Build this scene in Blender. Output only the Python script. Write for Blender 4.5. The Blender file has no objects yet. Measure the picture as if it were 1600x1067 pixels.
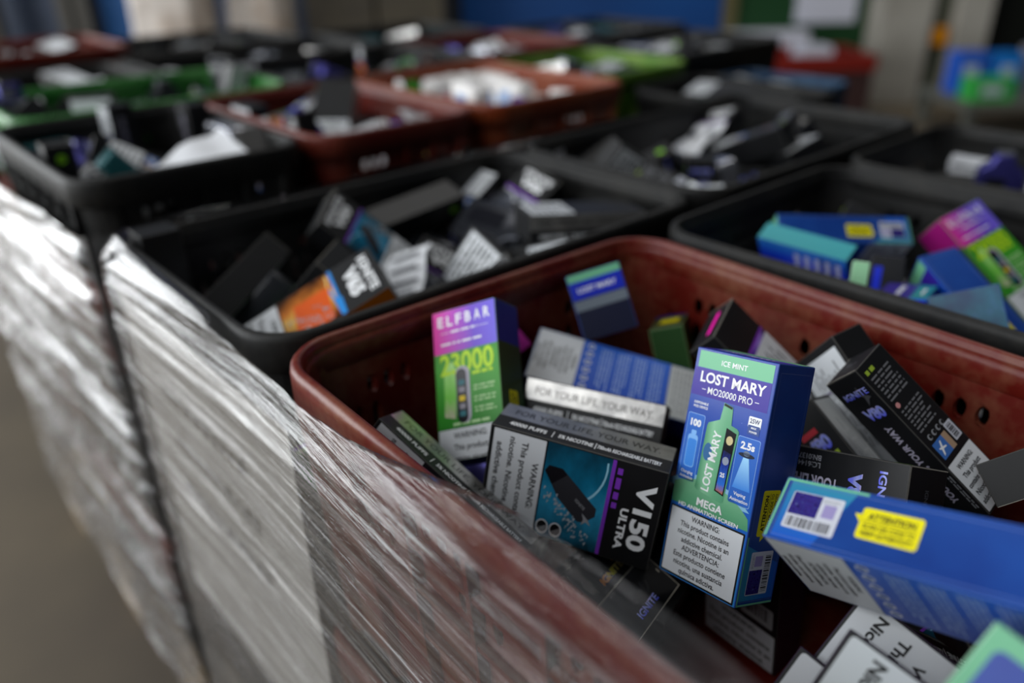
import bpy, bmesh, math, random
from mathutils import Vector, Matrix, Quaternion, noise

SC = bpy.context.scene
COL = SC.collection
R = math.radians

# ------------------------------------------------------------------ camera, world, lights, exposure
# x runs across the pallets, y along the aisle, z = 0 is the rim height of the front pallet's crates
cd = bpy.data.cameras.new('camera')
cam = bpy.data.objects.new('camera', cd)
COL.objects.link(cam)
SC.camera = cam
cd.sensor_width = 36.0
cd.lens = 1244.0 * 36.0 / 1600.0
cd.clip_start = 0.02
cd.clip_end = 60.0
cam.matrix_world = Matrix(((0.7471, 0.3150, -0.5854, 0.0),
                           (-0.6644, 0.3291, -0.6710, 0.0),
                           (-0.0190, 0.8901, 0.4554, 0.2),
                           (0, 0, 0, 1)))
cd.dof.use_dof = True
cd.dof.focus_distance = 0.365
cd.dof.aperture_fstop = 3.1

vs = SC.view_settings
vs.view_transform = 'Standard'
vs.look = 'None'
vs.gamma = 1.0
vs.use_curve_mapping = False
vs.exposure = 0.0
SC.cycles.use_denoising = True
SC.cycles.transparent_max_bounces = 24
SC.cycles.max_bounces = 8
SC.cycles.caustics_reflective = False
SC.cycles.caustics_refractive = False

wd = bpy.data.worlds.new('hall_ambient')
SC.world = wd
wd.use_nodes = True
bg = wd.node_tree.nodes['Background']
bg.inputs[0].default_value = (0.80, 0.88, 1.0, 1)
bg.inputs[1].default_value = 0.045

def lamp(name, loc, target, sx, sy, power, color=(1, 1, 1)):
    l = bpy.data.lights.new(name, 'AREA')
    l.shape = 'RECTANGLE'
    l.size, l.size_y = sx, sy
    l.energy = power
    l.color = color
    o = bpy.data.objects.new(name, l)
    COL.objects.link(o)
    o.location = loc
    o.rotation_euler = (Vector(target) - Vector(loc)).to_track_quat('-Z', 'Y').to_euler()
    return o

lamp('dock_door_daylight', (-2.3, 4.8, 0.75), (0.15, 0.6, 0.0), 3.2, 2.9, 235, (0.95, 0.98, 1.0))
lamp('added_side_light', (-3.4, 1.6, 0.9), (0.15, 0.5, 0.0), 2.6, 2.4, 90, (0.95, 0.98, 1.0))  # added out-of-view light for streaks on the near film, not a door
lamp('skylight', (-2.6, 0.3, 3.0), (0.4, 0.4, 0.0), 3.0, 2.6, 85, (0.96, 0.98, 1.0))
lamp('ceiling_strip_lamp', (1.4, 2.4, 3.6), (1.2, 1.6, 0.0), 2.6, 0.4, 20, (1.0, 0.98, 0.94))
lamp('added_overhead_light', (2.9, 1.5, 3.4), (3.2, 2.4, 0.0), 3.0, 0.9, 50, (1.0, 0.98, 0.94))  # added unseen overhead light for the foil's shine and the far crates

# ------------------------------------------------------------------ materials
MATS = {}
def lin(c):
    return tuple((x / 12.92 if x <= 0.04045 else ((x + 0.055) / 1.055) ** 2.4) for x in c)
def hexc(h):
    return lin(tuple(int(h[i:i + 2], 16) / 255.0 for i in (0, 2, 4)))
def nmat(name):
    m = bpy.data.materials.new(name)
    m.use_nodes = True
    nt = m.node_tree
    return m, nt, nt.nodes['Principled BSDF']
def P(name, h, rough=0.4, metal=0.0, coat=0.0, spec=0.3):
    """plain printed or moulded colour"""
    if name in MATS: return MATS[name]
    m, nt, b = nmat(name)
    b.inputs['Base Color'].default_value = (*hexc(h), 1)
    b.inputs['Roughness'].default_value = rough
    b.inputs['Metallic'].default_value = metal
    b.inputs['Coat Weight'].default_value = coat
    b.inputs['Coat Roughness'].default_value = 0.15
    b.inputs['Specular IOR Level'].default_value = spec
    MATS[name] = m
    return m
def N(nt, kind, **kw):
    n = nt.nodes.new(kind)
    for k, v in kw.items():
        if k in n.inputs.keys(): n.inputs[k].default_value = v
        else: setattr(n, k, v)
    return n
def ramp(nt, stops, interp='LINEAR'):
    n = nt.nodes.new('ShaderNodeValToRGB')
    e = n.color_ramp.elements
    n.color_ramp.interpolation = interp
    while len(e) < len(stops): e.new(0.5)
    for el, (p, c) in zip(e, stops):
        el.position = p
        el.color = (*(hexc(c) if isinstance(c, str) else (c, c, c)), 1)
    return n
def G(name, axis, stops, rough=0.4, metal=0.0, coat=0.0, noise_amt=0.0, nscale=6.0):
    """printed colour that changes across the printed face (u or v of its UV)"""
    if name in MATS: return MATS[name]
    m, nt, b = nmat(name)
    uv = N(nt, 'ShaderNodeUVMap')
    sep = N(nt, 'ShaderNodeSeparateXYZ')
    nt.links.new(uv.outputs[0], sep.inputs[0])
    src = sep.outputs[0 if axis == 'u' else 1]
    if noise_amt:
        ns = N(nt, 'ShaderNodeTexNoise', Scale=nscale, Detail=4.0)
        nt.links.new(uv.outputs[0], ns.inputs['Vector'])
        ma = N(nt, 'ShaderNodeMath', operation='MULTIPLY_ADD')
        nt.links.new(ns.outputs[0], ma.inputs[0])
        ma.inputs[1].default_value = noise_amt
        sb = N(nt, 'ShaderNodeMath', operation='SUBTRACT')
        nt.links.new(src, sb.inputs[0]); sb.inputs[1].default_value = noise_amt / 2
        nt.links.new(sb.outputs[0], ma.inputs[2])
        src = ma.outputs[0]
    r = ramp(nt, stops)
    nt.links.new(src, r.inputs[0])
    nt.links.new(r.outputs[0], b.inputs['Base Color'])
    b.inputs['Roughness'].default_value = rough
    b.inputs['Metallic'].default_value = metal
    b.inputs['Coat Weight'].default_value = coat
    b.inputs['Coat Roughness'].default_value = 0.15
    b.inputs['Specular IOR Level'].default_value = 0.3
    MATS[name] = m
    return m
def NZ(name, stops, scale=8.0, rough=0.5, detail=4.0, metal=0.0, bump=0.0, stretch=(1, 1, 1), coord='Object', spec=0.5):
    """colour that varies with a noise in the object's own space"""
    if name in MATS: return MATS[name]
    m, nt, b = nmat(name)
    tc = N(nt, 'ShaderNodeTexCoord')
    mp = N(nt, 'ShaderNodeMapping')
    mp.inputs['Scale'].default_value = stretch
    nt.links.new(tc.outputs[coord], mp.inputs[0])
    ns = N(nt, 'ShaderNodeTexNoise', Scale=scale, Detail=detail)
    nt.links.new(mp.outputs[0], ns.inputs['Vector'])
    r = ramp(nt, stops)
    nt.links.new(ns.outputs[0], r.inputs[0])
    nt.links.new(r.outputs[0], b.inputs['Base Color'])
    b.inputs['Roughness'].default_value = rough
    b.inputs['Metallic'].default_value = metal
    b.inputs['Specular IOR Level'].default_value = spec
    if bump:
        bp = N(nt, 'ShaderNodeBump', Strength=bump, Distance=0.002)
        nt.links.new(ns.outputs[0], bp.inputs['Height'])
        nt.links.new(bp.outputs[0], b.inputs['Normal'])
    MATS[name] = m
    return m

black = lambda: NZ('matte_black_card', [(0.3, '0a0b0d'), (0.7, '121316')], 40, 0.5, spec=0.35)
paper = lambda: P('label_white', 'd3d7db', 0.42)
ink = lambda: P('black_ink', '0b0b0d', 0.5)
white = lambda: P('white_ink', 'e6e8ea', 0.4)
greyink = lambda: P('grey_ink', '8b8d92', 0.5)
edged = lambda: P('creased_card_edge', '3c3b39', 0.6)
edgew = lambda: P('worn_paper_edge', 'a8a296', 0.6)
yel = lambda: P('yellow_sticker', 'dcd20c', 0.4)
foil = lambda: NZ('embossed_silver_foil', [(0.3, '9a9998'), (0.7, 'c4c2be')], 60, 0.3, 3, 0.85, 0.25)
holo = lambda: G('holographic_ink', 'v', [(0.0, '5a62f0'), (0.35, '7e86e4'), (0.6, 'a4acec'), (0.8, '8a98ee'), (1.0, 'b8aee0')], 0.3, 0.15, 0, 0.6, 5)
holoy = lambda: G('holographic_gold_ink', 'u', [(0.2, 'ff9a18'), (0.5, 'd8d820'), (0.8, 'e8d890')], 0.22, 0.5, 0, 0.5, 5)
navy = lambda: NZ('navy_card', [(0.35, '0d164e'), (0.65, '131f62')], 30, 0.28)
blue = lambda: NZ('royal_blue_card', [(0.3, '0b2f78'), (0.7, '154592')], 22, 0.28)
mint = lambda: P('mint_green_ink', '6cb28a', 0.36)
violet = lambda: P('violet_ink', '32218f', 0.34)

# ------------------------------------------------------------------ object helpers
def tag(o, label=None, cat=None, group=None, kind=None):
    if label: o['label'] = label
    if cat: o['category'] = cat
    if group: o['group'] = group
    if kind: o['kind'] = kind
    return o
def link(name, me, parent=None):
    o = bpy.data.objects.new(name, me)
    COL.objects.link(o)
    if parent: o.parent = parent
    return o
def empty(name, loc=(0, 0, 0)):
    o = bpy.data.objects.new(name, None)
    COL.objects.link(o)
    o.location = loc
    o.empty_display_size = 0.02
    return o
class MB:
    """collects polygons with materials and UVs into one mesh"""
    def __init__(s): s.v = []; s.f = []; s.m = []; s.uv = []; s.mats = []; s.smooth = False
    def mi(s, m):
        if m not in s.mats: s.mats.append(m)
        return s.mats.index(m)
    def poly(s, pts, m, uvs=None):
        b = len(s.v)
        s.v += [tuple(p) for p in pts]
        s.f.append(tuple(range(b, b + len(pts)))); s.m.append(s.mi(m)); s.uv.append(uvs or [(0, 0)] * len(pts))
    def faces(s, verts, faces, m):
        b = len(s.v); k = s.mi(m)
        s.v += [tuple(p) for p in verts]
        for f in faces:
            s.f.append(tuple(b + i for i in f)); s.m.append(k); s.uv.append([(0, 0)] * len(f))
    def box(s, x0, x1, y0, y1, z0, z1, m):
        vs_ = [(x, y, z) for x in (x0, x1) for y in (y0, y1) for z in (z0, z1)]
        s.faces(vs_, [(0, 1, 3, 2), (4, 6, 7, 5), (0, 4, 5, 1), (2, 3, 7, 6), (0, 2, 6, 4), (1, 5, 7, 3)], m)
    def mesh(s, name):
        me = bpy.data.meshes.new(name)
        me.from_pydata(s.v, [], s.f)
        for m in s.mats: me.materials.append(m)
        me.polygons.foreach_set('material_index', s.m)
        uvl = me.uv_layers.new(name='UVMap')
        flat = [c for f in s.uv for q in f for c in q]
        uvl.data.foreach_set('uv', flat)
        if s.smooth: me.polygons.foreach_set('use_smooth', [True] * len(s.f))
        me.update()
        return me
    def build(s, name, parent=None):
        return link(name, s.mesh(name), parent)

def bevel_box(name, d, m, r=0.0006, edge=None, parent=None, seg=2, loc=None, link_it=True):
    bm = bmesh.new()
    bmesh.ops.create_cube(bm, size=1.0)
    bmesh.ops.scale(bm, vec=d, verts=bm.verts)
    bmesh.ops.bevel(bm, geom=list(bm.edges), offset=r, segments=seg, profile=0.5, affect='EDGES', material=1 if edge else -1)
    me = bpy.data.meshes.new(name)
    bm.to_mesh(me); bm.free()
    me.materials.append(m)
    if edge: me.materials.append(edge)
    return link(name, me, parent) if link_it else me

# ------------------------------------------------------------------ lettering
TXT = {}
def text_mesh(s, bold):
    k = (s, bold)
    if k in TXT: return TXT[k]
    c = bpy.data.curves.new('t', 'FONT')
    c.body = s; c.size = 1.0; c.resolution_u = 3; c.offset = 0.018 * bold
    o = bpy.data.objects.new('t', c); COL.objects.link(o)
    dg = bpy.context.evaluated_depsgraph_get()
    me = bpy.data.meshes.new_from_object(o.evaluated_get(dg))
    vv = [(v.co.x, v.co.y) for v in me.vertices]; ff = [tuple(p.vertices) for p in me.polygons]
    bpy.data.objects.remove(o); bpy.data.curves.remove(c); bpy.data.meshes.remove(me)
    xs = [p[0] for p in vv] or [0, 1]
    TXT[k] = (vv, ff, min(xs), max(xs))
    return TXT[k]
CAP = 0.70

class Art:
    """prints on the six faces of a carton; face units are millimetres of the carton's nominal size.
    F front, B back, L left, R right, T top, D bottom; u to the right and v up as one looks at the face."""
    def __init__(s, nominal, d, anchor=None):
        s.W, s.D, s.H = nominal
        s.d = d
        if anchor:      # uniform print scale, print measured from the kept end
            k = d[0] * 1000 / s.W
            s.k = (k, d[1] * 1000 / s.D, k)
            s.cut = d[2] * 1000 / k
            s.off = 0 if anchor == 'bottom' else s.cut - s.H
        else:
            s.k = (d[0] * 1000 / s.W, d[1] * 1000 / s.D, d[2] * 1000 / s.H); s.cut = s.H; s.off = 0
        s.parts = {}
    def size(s, f):
        return {'F': (s.W, s.H), 'B': (s.W, s.H), 'L': (s.D, s.H), 'R': (s.D, s.H), 'T': (s.W, s.D), 'D': (s.W, s.D)}[f]
    def at(s, f, u, v, lay):
        e = 0.00005 * lay + 0.00003
        if f in 'FBLR':
            v = min(max(v + s.off, 0.25), s.cut - 0.25)
        X = lambda a: (a - s.W / 2) * s.k[0] / 1000
        Y = lambda a: (a - s.D / 2) * s.k[1] / 1000
        Z = lambda a: (a - s.cut / 2) * s.k[2] / 1000
        hx, hy, hz = s.d[0] / 2, s.d[1] / 2, s.d[2] / 2
        if f == 'F': return (X(u), -hy - e, Z(v))
        if f == 'B': return (X(s.W - u), hy + e, Z(v))
        if f == 'R': return (hx + e, Y(u), Z(v))
        if f == 'L': return (-hx - e, Y(s.D - u), Z(v))
        if f == 'T': return (X(u), Y(v), hz + e)
        return (X(u), Y(s.D - v), -hz - e)
    def gone(s, f, vs_):
        return f in 'FBLR' and (max(vs_) + s.off < 0.3 or min(vs_) + s.off > s.cut - 0.3)
    def part(s, name):
        if name not in s.parts: s.parts[name] = MB()
        return s.parts[name]
    def poly(s, part, f, pts, m, lay=1, uvbox=None):
        if s.gone(f, [p[1] for p in pts]): return
        us = [p[0] for p in pts]; vs_ = [p[1] for p in pts]
        u0, u1, v0, v1 = uvbox or (min(us), max(us), min(vs_), max(vs_))
        s.part(part).poly([s.at(f, u, v, lay) for u, v in pts], m, [((u - u0) / (u1 - u0 + 1e-6), (v - v0) / (v1 - v0 + 1e-6)) for u, v in pts])
    def rect(s, part, f, u0, v0, u1, v1, m, lay=1):
        s.poly(part, f, [(u0, v0), (u1, v0), (u1, v1), (u0, v1)], m, lay)
    def rrect(s, part, f, u0, v0, u1, v1, r, m, lay=1, n=4):
        pts = []
        for cx, cy, a0 in ((u1 - r, v0 + r, -90), (u1 - r, v1 - r, 0), (u0 + r, v1 - r, 90), (u0 + r, v0 + r, 180)):
            for i in range(n + 1):
                a = R(a0 + 90 * i / n); pts.append((cx + r * math.cos(a), cy + r * math.sin(a)))
        s.poly(part, f, pts, m, lay)
    def frame(s, part, f, u0, v0, u1, v1, t, m, lay=1):
        s.rect(part, f, u0, v0, u1, v0 + t, m, lay); s.rect(part, f, u0, v1 - t, u1, v1, m, lay)
        s.rect(part, f, u0, v0 + t, u0 + t, v1 - t, m, lay); s.rect(part, f, u1 - t, v0 + t, u1, v1 - t, m, lay)
    def ell(s, part, f, cu, cv, ru, rv, m, lay=1, n=20, a0=0, a1=360):
        s.poly(part, f, [(cu + ru * math.cos(R(a0 + (a1 - a0) * i / n)), cv + rv * math.sin(R(a0 + (a1 - a0) * i / n))) for i in range(n if a1 - a0 == 360 else n + 1)], m, lay)
    def text(s, f, t, cu, cv, h, m, w=None, rot=0, bold=1.0, lay=3, part='lettering', sx=1.0, align='C'):
        """cu, cv: middle of the line (or its left end); h: height of a capital; w: width to fit"""
        vv, ff, x0, x1 = text_mesh(t, bold)
        ky = h / CAP
        kx = w / (x1 - x0) if w else ky * sx
        ca, sa = math.cos(R(rot)), math.sin(R(rot))
        ox = (x0 + x1) / 2 if align == 'C' else x0
        pts = []
        for x, y in vv:
            a, b = (x - ox) * kx, y * ky - h / 2
            pts.append((cu + a * ca - b * sa, cv + a * sa + b * ca))
        if not pts or s.gone(f, [p[1] for p in pts]): return
        mb = s.part(part); b0 = len(mb.v); k = mb.mi(m)
        mb.v += [s.at(f, u, v, lay) for u, v in pts]
        vs_ = [p[1] for p in vv]; v0, v1 = min(vs_), max(vs_)
        for q in ff:
            mb.f.append(tuple(b0 + i for i in q)); mb.m.append(k)
            mb.uv.append([((vv[i][0] - x0) / (x1 - x0 + 1e-6), (vv[i][1] - v0) / (v1 - v0 + 1e-6)) for i in q])
    def small(s, f, u0, v0, u1, v1, n, m, rot=False, seed=1, lay=2, fill=0.45, part='lettering'):
        """n lines of print too small to read: rows of short word-long dashes"""
        rng = random.Random(seed)
        for i in range(n):
            a0, a1 = (u0, u1) if not rot else (v0, v1)
            b0, b1 = (v0, v1) if not rot else (u0, u1)
            st = (b1 - b0) / n
            c = b0 + st * (i + 0.5)
            x = a0; end = a1 - rng.uniform(0, 0.25) * (a1 - a0)
            while x < end:
                w = rng.uniform(0.5, 2.2) * st * 1.3
                e = min(x + w, a1)
                if not rot: s.rect(part, f, x, c - st * fill / 2, e, c + st * fill / 2, m, lay)
                else: s.rect(part, f, c - st * fill / 2, x, c + st * fill / 2, e, m, lay)
                x = e + st * 0.45
    def bars(s, part, f, u0, v0, u1, v1, m, along='u', seed=1, lay=3):
        rng = random.Random(seed)
        a, b = (u0, u1) if along == 'u' else (v0, v1)
        x = a
        while x < b:
            w = rng.choice((0.25, 0.25, 0.5, 0.75))
            if along == 'u': s.rect(part, f, x, v0, min(x + w, b), v1, m, lay)
            else: s.rect(part, f, u0, x, u1, min(x + w, b), m, lay)
            x += w + rng.choice((0.25, 0.35, 0.6))
    def finish(s, root, merge=False):
        if merge:
            return
        for name, mb in s.parts.items():
            if mb.f: mb.build(name, root)
# ------------------------------------------------------------------ carton designs
NOM = {'LM': (48.5, 27.5, 115.0), 'EB': (48.0, 27.0, 115.0), 'V15': (50.0, 24.0, 102.0), 'V80': (30.0, 26.0, 105.0), 'WL': (100.0, 16.0, 60.0)}

def warning(a, f, u0, v0, u1, v1, lines, h, border=0.9, bold=1.0, rounded=0.5):
    a.rrect('warning_label', f, u0, v0, u1, v1, rounded, ink(), 1)
    a.rrect('warning_label', f, u0 + border, v0 + border, u1 - border, v1 - border, rounded * 0.5, paper(), 2)
    p = (v1 - v0 - 2 * border - 1.5) / len(lines)
    for i, t in enumerate(lines):
        if t: a.text(f, t, (u0 + u1) / 2, v1 - border - 0.75 - p * (i + 0.5), h, ink(), bold=bold, lay=3, part='warning_label', sx=0.93)
EN = ['WARNING:', 'This product contains', 'nicotine. Nicotine is an', 'addictive chemical.']
ES = ['ADVERTENCIA:', 'Este producto contiene', 'nicotina, una sustancia', 'qu\u00edmica adictiva.']

def attention(a, f, u0, v0, u1, v1, rot):
    a.rrect('attention_sticker', f, u0, v0, u1, v1, 1.2, yel(), 2)
    cu, cv = (u0 + u1) / 2, (v0 + v1) / 2
    if rot:
        # reads upwards; the speech-bubble tail points to the foot of the carton
        a.poly('attention_sticker', f, [(u0 + 3, v0 + 0.2), (u0 + 6.5, v0 + 0.2), (u0 + 3.2, v0 - 2.6)], yel(), 2)
        a.text(f, 'ATTENTION', u0 + (u1 - u0) * .26, cv, (u1 - u0) * .19, ink(), w=(v1 - v0) * .78, rot=90, bold=2, part='attention_sticker')
        a.rect('attention_sticker', f, u0 + (u1 - u0) * .42, v0 + 1, u0 + (u1 - u0) * .44, v1 - 1.5, ink(), 3)
        a.text(f, 'SCAN QR CODE TO', u0 + (u1 - u0) * .58, cv, (u1 - u0) * .15, ink(), w=(v1 - v0) * .84, rot=90, bold=1.2, part='attention_sticker')
        a.text(f, 'VERIFY AUTHENTICITY', u0 + (u1 - u0) * .81, cv, (u1 - u0) * .15, ink(), w=(v1 - v0) * .86, rot=90, bold=1.2, part='attention_sticker')

def code_sticker(a, f, u0, v0, u1, v1, seed=3):
    """white code sticker with a holographic patch; its square code is left plain"""
    hs = NZ('holographic_patch', [(0.3, '1d1450'), (0.5, '4a3aa0'), (0.62, '2a2f8a'), (0.75, '8a8fd8')], 900, 0.25, 2, 0.5)
    a.rrect('code_sticker', f, u0, v0, u1, v1, 0.8, P('sticker_white', 'bfc2cc', 0.35), 2)
    w, h = u1 - u0, v1 - v0
    a.rect('code_sticker', f, u0 + w * .02, v0 + h * .02, u0 + w * .62, v0 + h * .58, hs, 3)
    a.rect('code_sticker', f, u0 + w * .2, v0 + h * .66, u0 + w * .55, v0 + h * .9, P('pale_violet_ink', '8f86b4', 0.4), 3)
    a.small(f, u0 + w * .06, v0 + h * .62, u0 + w * .18, v0 + h * .95, 3, greyink(), True, seed, 3, part='code_sticker')
    a.bars('code_sticker', f, u0 + w * .68, v0 + h * .06, u0 + w * .94, v0 + h * .9, ink(), 'v', seed)

def art_lm(a, band=None, detail=True, back=True, stickers=True):
    band = band or mint()
    W, D, H = 48.5, 27.5, 115.0
    pic = G('starry_blue_picture', 'v', [(0.0, '2f7cc0'), (0.25, '2368c4'), (0.6, '1446a6'), (1.0, '0f3490')], 0.3, 0, 0.15, 0.25, 3)
    for f in 'FBLR':
        w = a.size(f)[0]
        a.rect('printed_artwork', f, 0.4, 0.4, w - 0.4, H - 0.4, pic if f == 'F' else (navy() if f in 'L' else blue()), 0)
    # front
    a.rect('printed_artwork', 'F', 2.2, 105.6, 46.6, 113.8, band, 1)
    a.rect('printed_artwork', 'F', 0.6, 91.6, 46.6, 105.2, violet(), 1)
    if detail:
        a.text('F', 'ICE MINT', 24.2, 109.6, 2.5, white(), w=15.5, bold=0.8)
        a.text('F', 'LOST MARY', 24.6, 101.3, 5.0, white(), w=39, bold=1.4)
        a.text('F', 'MO20000 PRO', 24.4, 95.1, 3.3, white(), w=27, bold=0.4)
        a.rect('lettering', 'F', 7.2, 95.0, 9.6, 95.35, white(), 3); a.rect('lettering', 'F', 39.2, 95.0, 41.6, 95.35, white(), 3)
        a.text('F', 'DISPOSABLE', 8.4, 88.2, 1.15, white(), w=9, bold=1.2); a.text('F', 'POD DEVICE', 8.4, 86.2, 1.15, white(), w=9, bold=1.2)
        # stars
        rng = random.Random(4)
        for i in range(34):
            u, v = rng.uniform(1.5, 46), rng.uniform(50, 90)
            if not 12 < u < 34: a.ell('printed_artwork', 'F', u, v, 0.13, 0.13, P('star_ink', 'a9c4ea', 0.4), 1, 6)
        # planet at the foot of the picture
        glow = P('pale_planet_rim', '86b9d8', 0.4)
        a.ell('printed_artwork', 'F', 20, 12, 44, 41.5, glow, 1, 30, 52, 128)
        a.poly('printed_artwork', 'F', [(0.6, 36.5)] + [(20 + 42 * math.cos(R(t)), 10.5 + 41 * math.sin(R(t))) for t in range(118, 49, -4)] + [(48.0, 36.5)], G('planet_mint_ink', 'v', [(0.0, '4f976e'), (1.0, '78b48c')], 0.36, 0, 0, 0.4, 4), 2)
        # side panels
        line = P('panel_line', '8fb6e6', 0.4); pane = P('panel_blue', '2a63bd', 0.35)
        for u0, u1, v0, v1 in ((1.6, 12.4, 48.5, 82.5), (33.6, 46.4, 46.5, 78.5)):
            a.rrect('printed_artwork', 'F', u0, v0, u1, v1, 1.0, line, 1); a.rrect('printed_artwork', 'F', u0 + .25, v0 + .25, u1 - .25, v1 - .25, .9, pane, 2)
        a.text('F', '100', 7.2, 78.0, 3.2, white(), w=6.6, bold=2.6); a.text('F', '2.5s', 39.8, 74.6, 3.2, white(), w=8, bold=2.4)
        a.text('F', 'Charging', 6.8, 53.0, 1.5, white(), w=7.6, bold=0.8); a.text('F', 'Animation', 6.8, 50.6, 1.5, white(), w=8.2, bold=0.8)
        a.text('F', 'Vaping', 40.0, 51.6, 1.6, white(), w=7, bold=0.8); a.text('F', 'Animation', 40.0, 48.9, 1.6, white(), w=10.5, bold=0.8)
        bl = P('bottle_pale_blue', '7fb4ee', 0.3); bd = P('bottle_blue', '3f86dc', 0.3)
        a.rrect('printed_artwork', 'F', 3.8, 55.6, 10.2, 72.0, 1.6, bl, 3); a.rrect('printed_artwork', 'F', 4.2, 56.0, 9.8, 69.8, 1.4, bd, 4); a.rrect('printed_artwork', 'F', 5.4, 72.0, 8.6, 74.2, .5, bl, 3)
        a.poly('printed_artwork', 'F', [(38.4, 69), (41.6, 69), (45.2, 54), (35.0, 54)], G('beam_ink', 'v', [(0, '3f86dc'), (1, '9bd0f4')], 0.35), 3)
        a.ell('printed_artwork', 'F', 40, 70.2, 4.6, 1.1, P('saucer_dark', '1b2436', 0.3), 4); a.ell('printed_artwork', 'F', 40, 71.0, 1.9, 1.3, P('saucer_dome', '6c7c94', 0.3), 4)
        a.rrect('printed_artwork', 'F', 37.6, 83.4, 44.8, 88.6, .6, white(), 2); a.text('F', '25W', 41.2, 86.6, 2.1, navy(), w=5.6, bold=1.0)
        a.rrect('printed_artwork', 'F', 37.8, 80.2, 44.6, 84.6, .5, blue(), 3); a.text('F', 'MAX', 41.2, 83.4, .9, white(), w=3.0, bold=1.4, lay=4); a.text('F', 'POWER', 41.2, 81.5, .9, white(), w=4.4, bold=1.4, lay=4)
        # the pictured device
        gd = G('device_mint', 'u', [(0, '468a64'), (0.25, '82be96'), (0.6, '64a67e'), (1, '4f926e')], 0.3)
        a.poly('printed_artwork', 'F', [(13.4, 47.4), (14.6, 46.4), (30.4, 44.2), (31.6, 45.2), (33.6, 79.6), (32.2, 80.8), (28.6, 81.6), (27.8, 90.2), (22.4, 91.4), (21.4, 82.8), (15.0, 80.0), (14.4, 78.4)], gd, 4)
        a.poly('printed_artwork', 'F', [(22.6, 91.2), (27.6, 90.1), (27.5, 89.0), (22.5, 90.0)], ink(), 5)
        a.poly('printed_artwork', 'F', [(25.4, 49.0), (31.2, 47.8), (32.4, 78.4), (26.2, 80.0)], P('device_screen', '15161c', 0.2), 5)
        a.ell('printed_artwork', 'F', 29.2, 74.4, 2.0, 2.2, P('moon_ink', 'c9b98a', 0.4), 6)
        a.poly('printed_artwork', 'F', [(26.2, 49.6), (30.6, 48.6), (31.4, 68.4), (26.8, 69.4)], G('screen_picture', 'v', [(0.0, 'b06a3a'), (0.2, '2f6fd0'), (0.7, '1b2f8a'), (1.0, '151a40')], 0.25, 0, 0, .4, 8), 6)
        a.ell('printed_artwork', 'F', 29.0, 64.5, 1.9, 2.0, P('planet_grey', '8a93a6', 0.4), 7); a.text('F', '25', 28.6, 57.6, 2.0, white(), bold=2, lay=8)
        a.ell('printed_artwork', 'F', 17.4, 66.0, 2.6, 4.4, P('globe_blue', '34679a', 0.35), 5)
        a.text('F', 'LOST MARY', 20.6, 62.2, 4.6, white(), w=30, rot=86, bold=1.2, lay=6)
        a.text('F', 'MEGA', 24.4, 41.0, 3.6, white(), w=16.0, bold=1.6, lay=7); a.text('F', 'HD ANIMATION SCREEN', 24.0, 36.9, 1.9, white(), w=37, bold=1.2, lay=7)
        warning(a, 'F', 0.8, 0.8, 47.2, 35.0, EN + ES, 2.6)
    else:
        a.rrect('warning_label', 'F', 0.8, 0.8, 47.2, 37.0, .5, paper(), 2)
        a.small('F', 4, 3, 44, 34, 8, ink(), False, 2, 3, part='warning_label')
    # right side: outlined panel, attention bubble and code sticker near the foot
    a.rect('printed_artwork', 'R', 0.5, 0.5, 1.5, 34, band, 1); a.rect('printed_artwork', 'R', 0.5, 0.5, 26.8, 1.4, band, 1)
    a.poly('printed_artwork', 'R', [(1.4, 3.0), (26.4, 3.0), (26.4, 20), (1.4, 30)], G('teal_corner', 'u', [(0, '2f7f9c'), (1, '1c55bb')], 0.3), 1)
    ln = P('fine_line', '5b6fa8', 0.35)
    a.frame('printed_artwork', 'R', 2.2, 2.4, 25.4, 111, 0.22, ln, 2)
    if stickers:
        code_sticker(a, 'R', 5.5, 5.5, 21.5, 26.5)
        attention(a, 'R', 6.0, 34.0, 18.5, 56.0, True)
    # back: dense print, icons row, white label at the foot and a pale panel at the head
    if back:
        a.rect('warning_label', 'B', 0.8, 0.8, 47.7, 32.5, paper(), 1)
        for i, t in enumerate(EN + ES): a.text('B', t, 24, 29.2 - i * 3.7, 2.1, ink(), bold=1.5, part='warning_label', lay=2, sx=0.93)
        a.rect('printed_artwork', 'B', 0.5, 33, 48, 95, G('back_blue', 'u', [(0, '2a62c8'), (1, '1a4ab4')], 0.32), 1)
        for i in range(6):
            c = 5 + i * 7.6
            a.ell('printed_artwork', 'B', c, 38.5, 2.4, 2.4, white(), 2, 14); a.ell('printed_artwork', 'B', c, 38.5, 1.5, 1.7, P('icon_hole', '22529e', .4), 3, 12)
        for j in range(4): a.small('B', 4, 46 + j * 12, 44, 55 + j * 12, 4, P('pale_blue_print', '8fa8d8', 0.45), False, 11 + j, 2)
        a.rect('printed_artwork', 'B', 0.8, 95.5, 47.7, 114.2, P('pale_panel', 'b4b9b8', 0.4), 1)
        a.small('B', 4, 98, 44, 112, 5, greyink(), False, 19, 2)
    # top flap
    a.rect('printed_artwork', 'T', 0.5, 17.0, 48, 27.0, band, 1); a.rect('printed_artwork', 'T', 0.5, 0.5, 48, 17, P('flap_blue', '1a2cb4', 0.3), 1)
    a.text('T', 'LOST MARY', 24, 9, 3.8, white(), w=34, bold=2)

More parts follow.
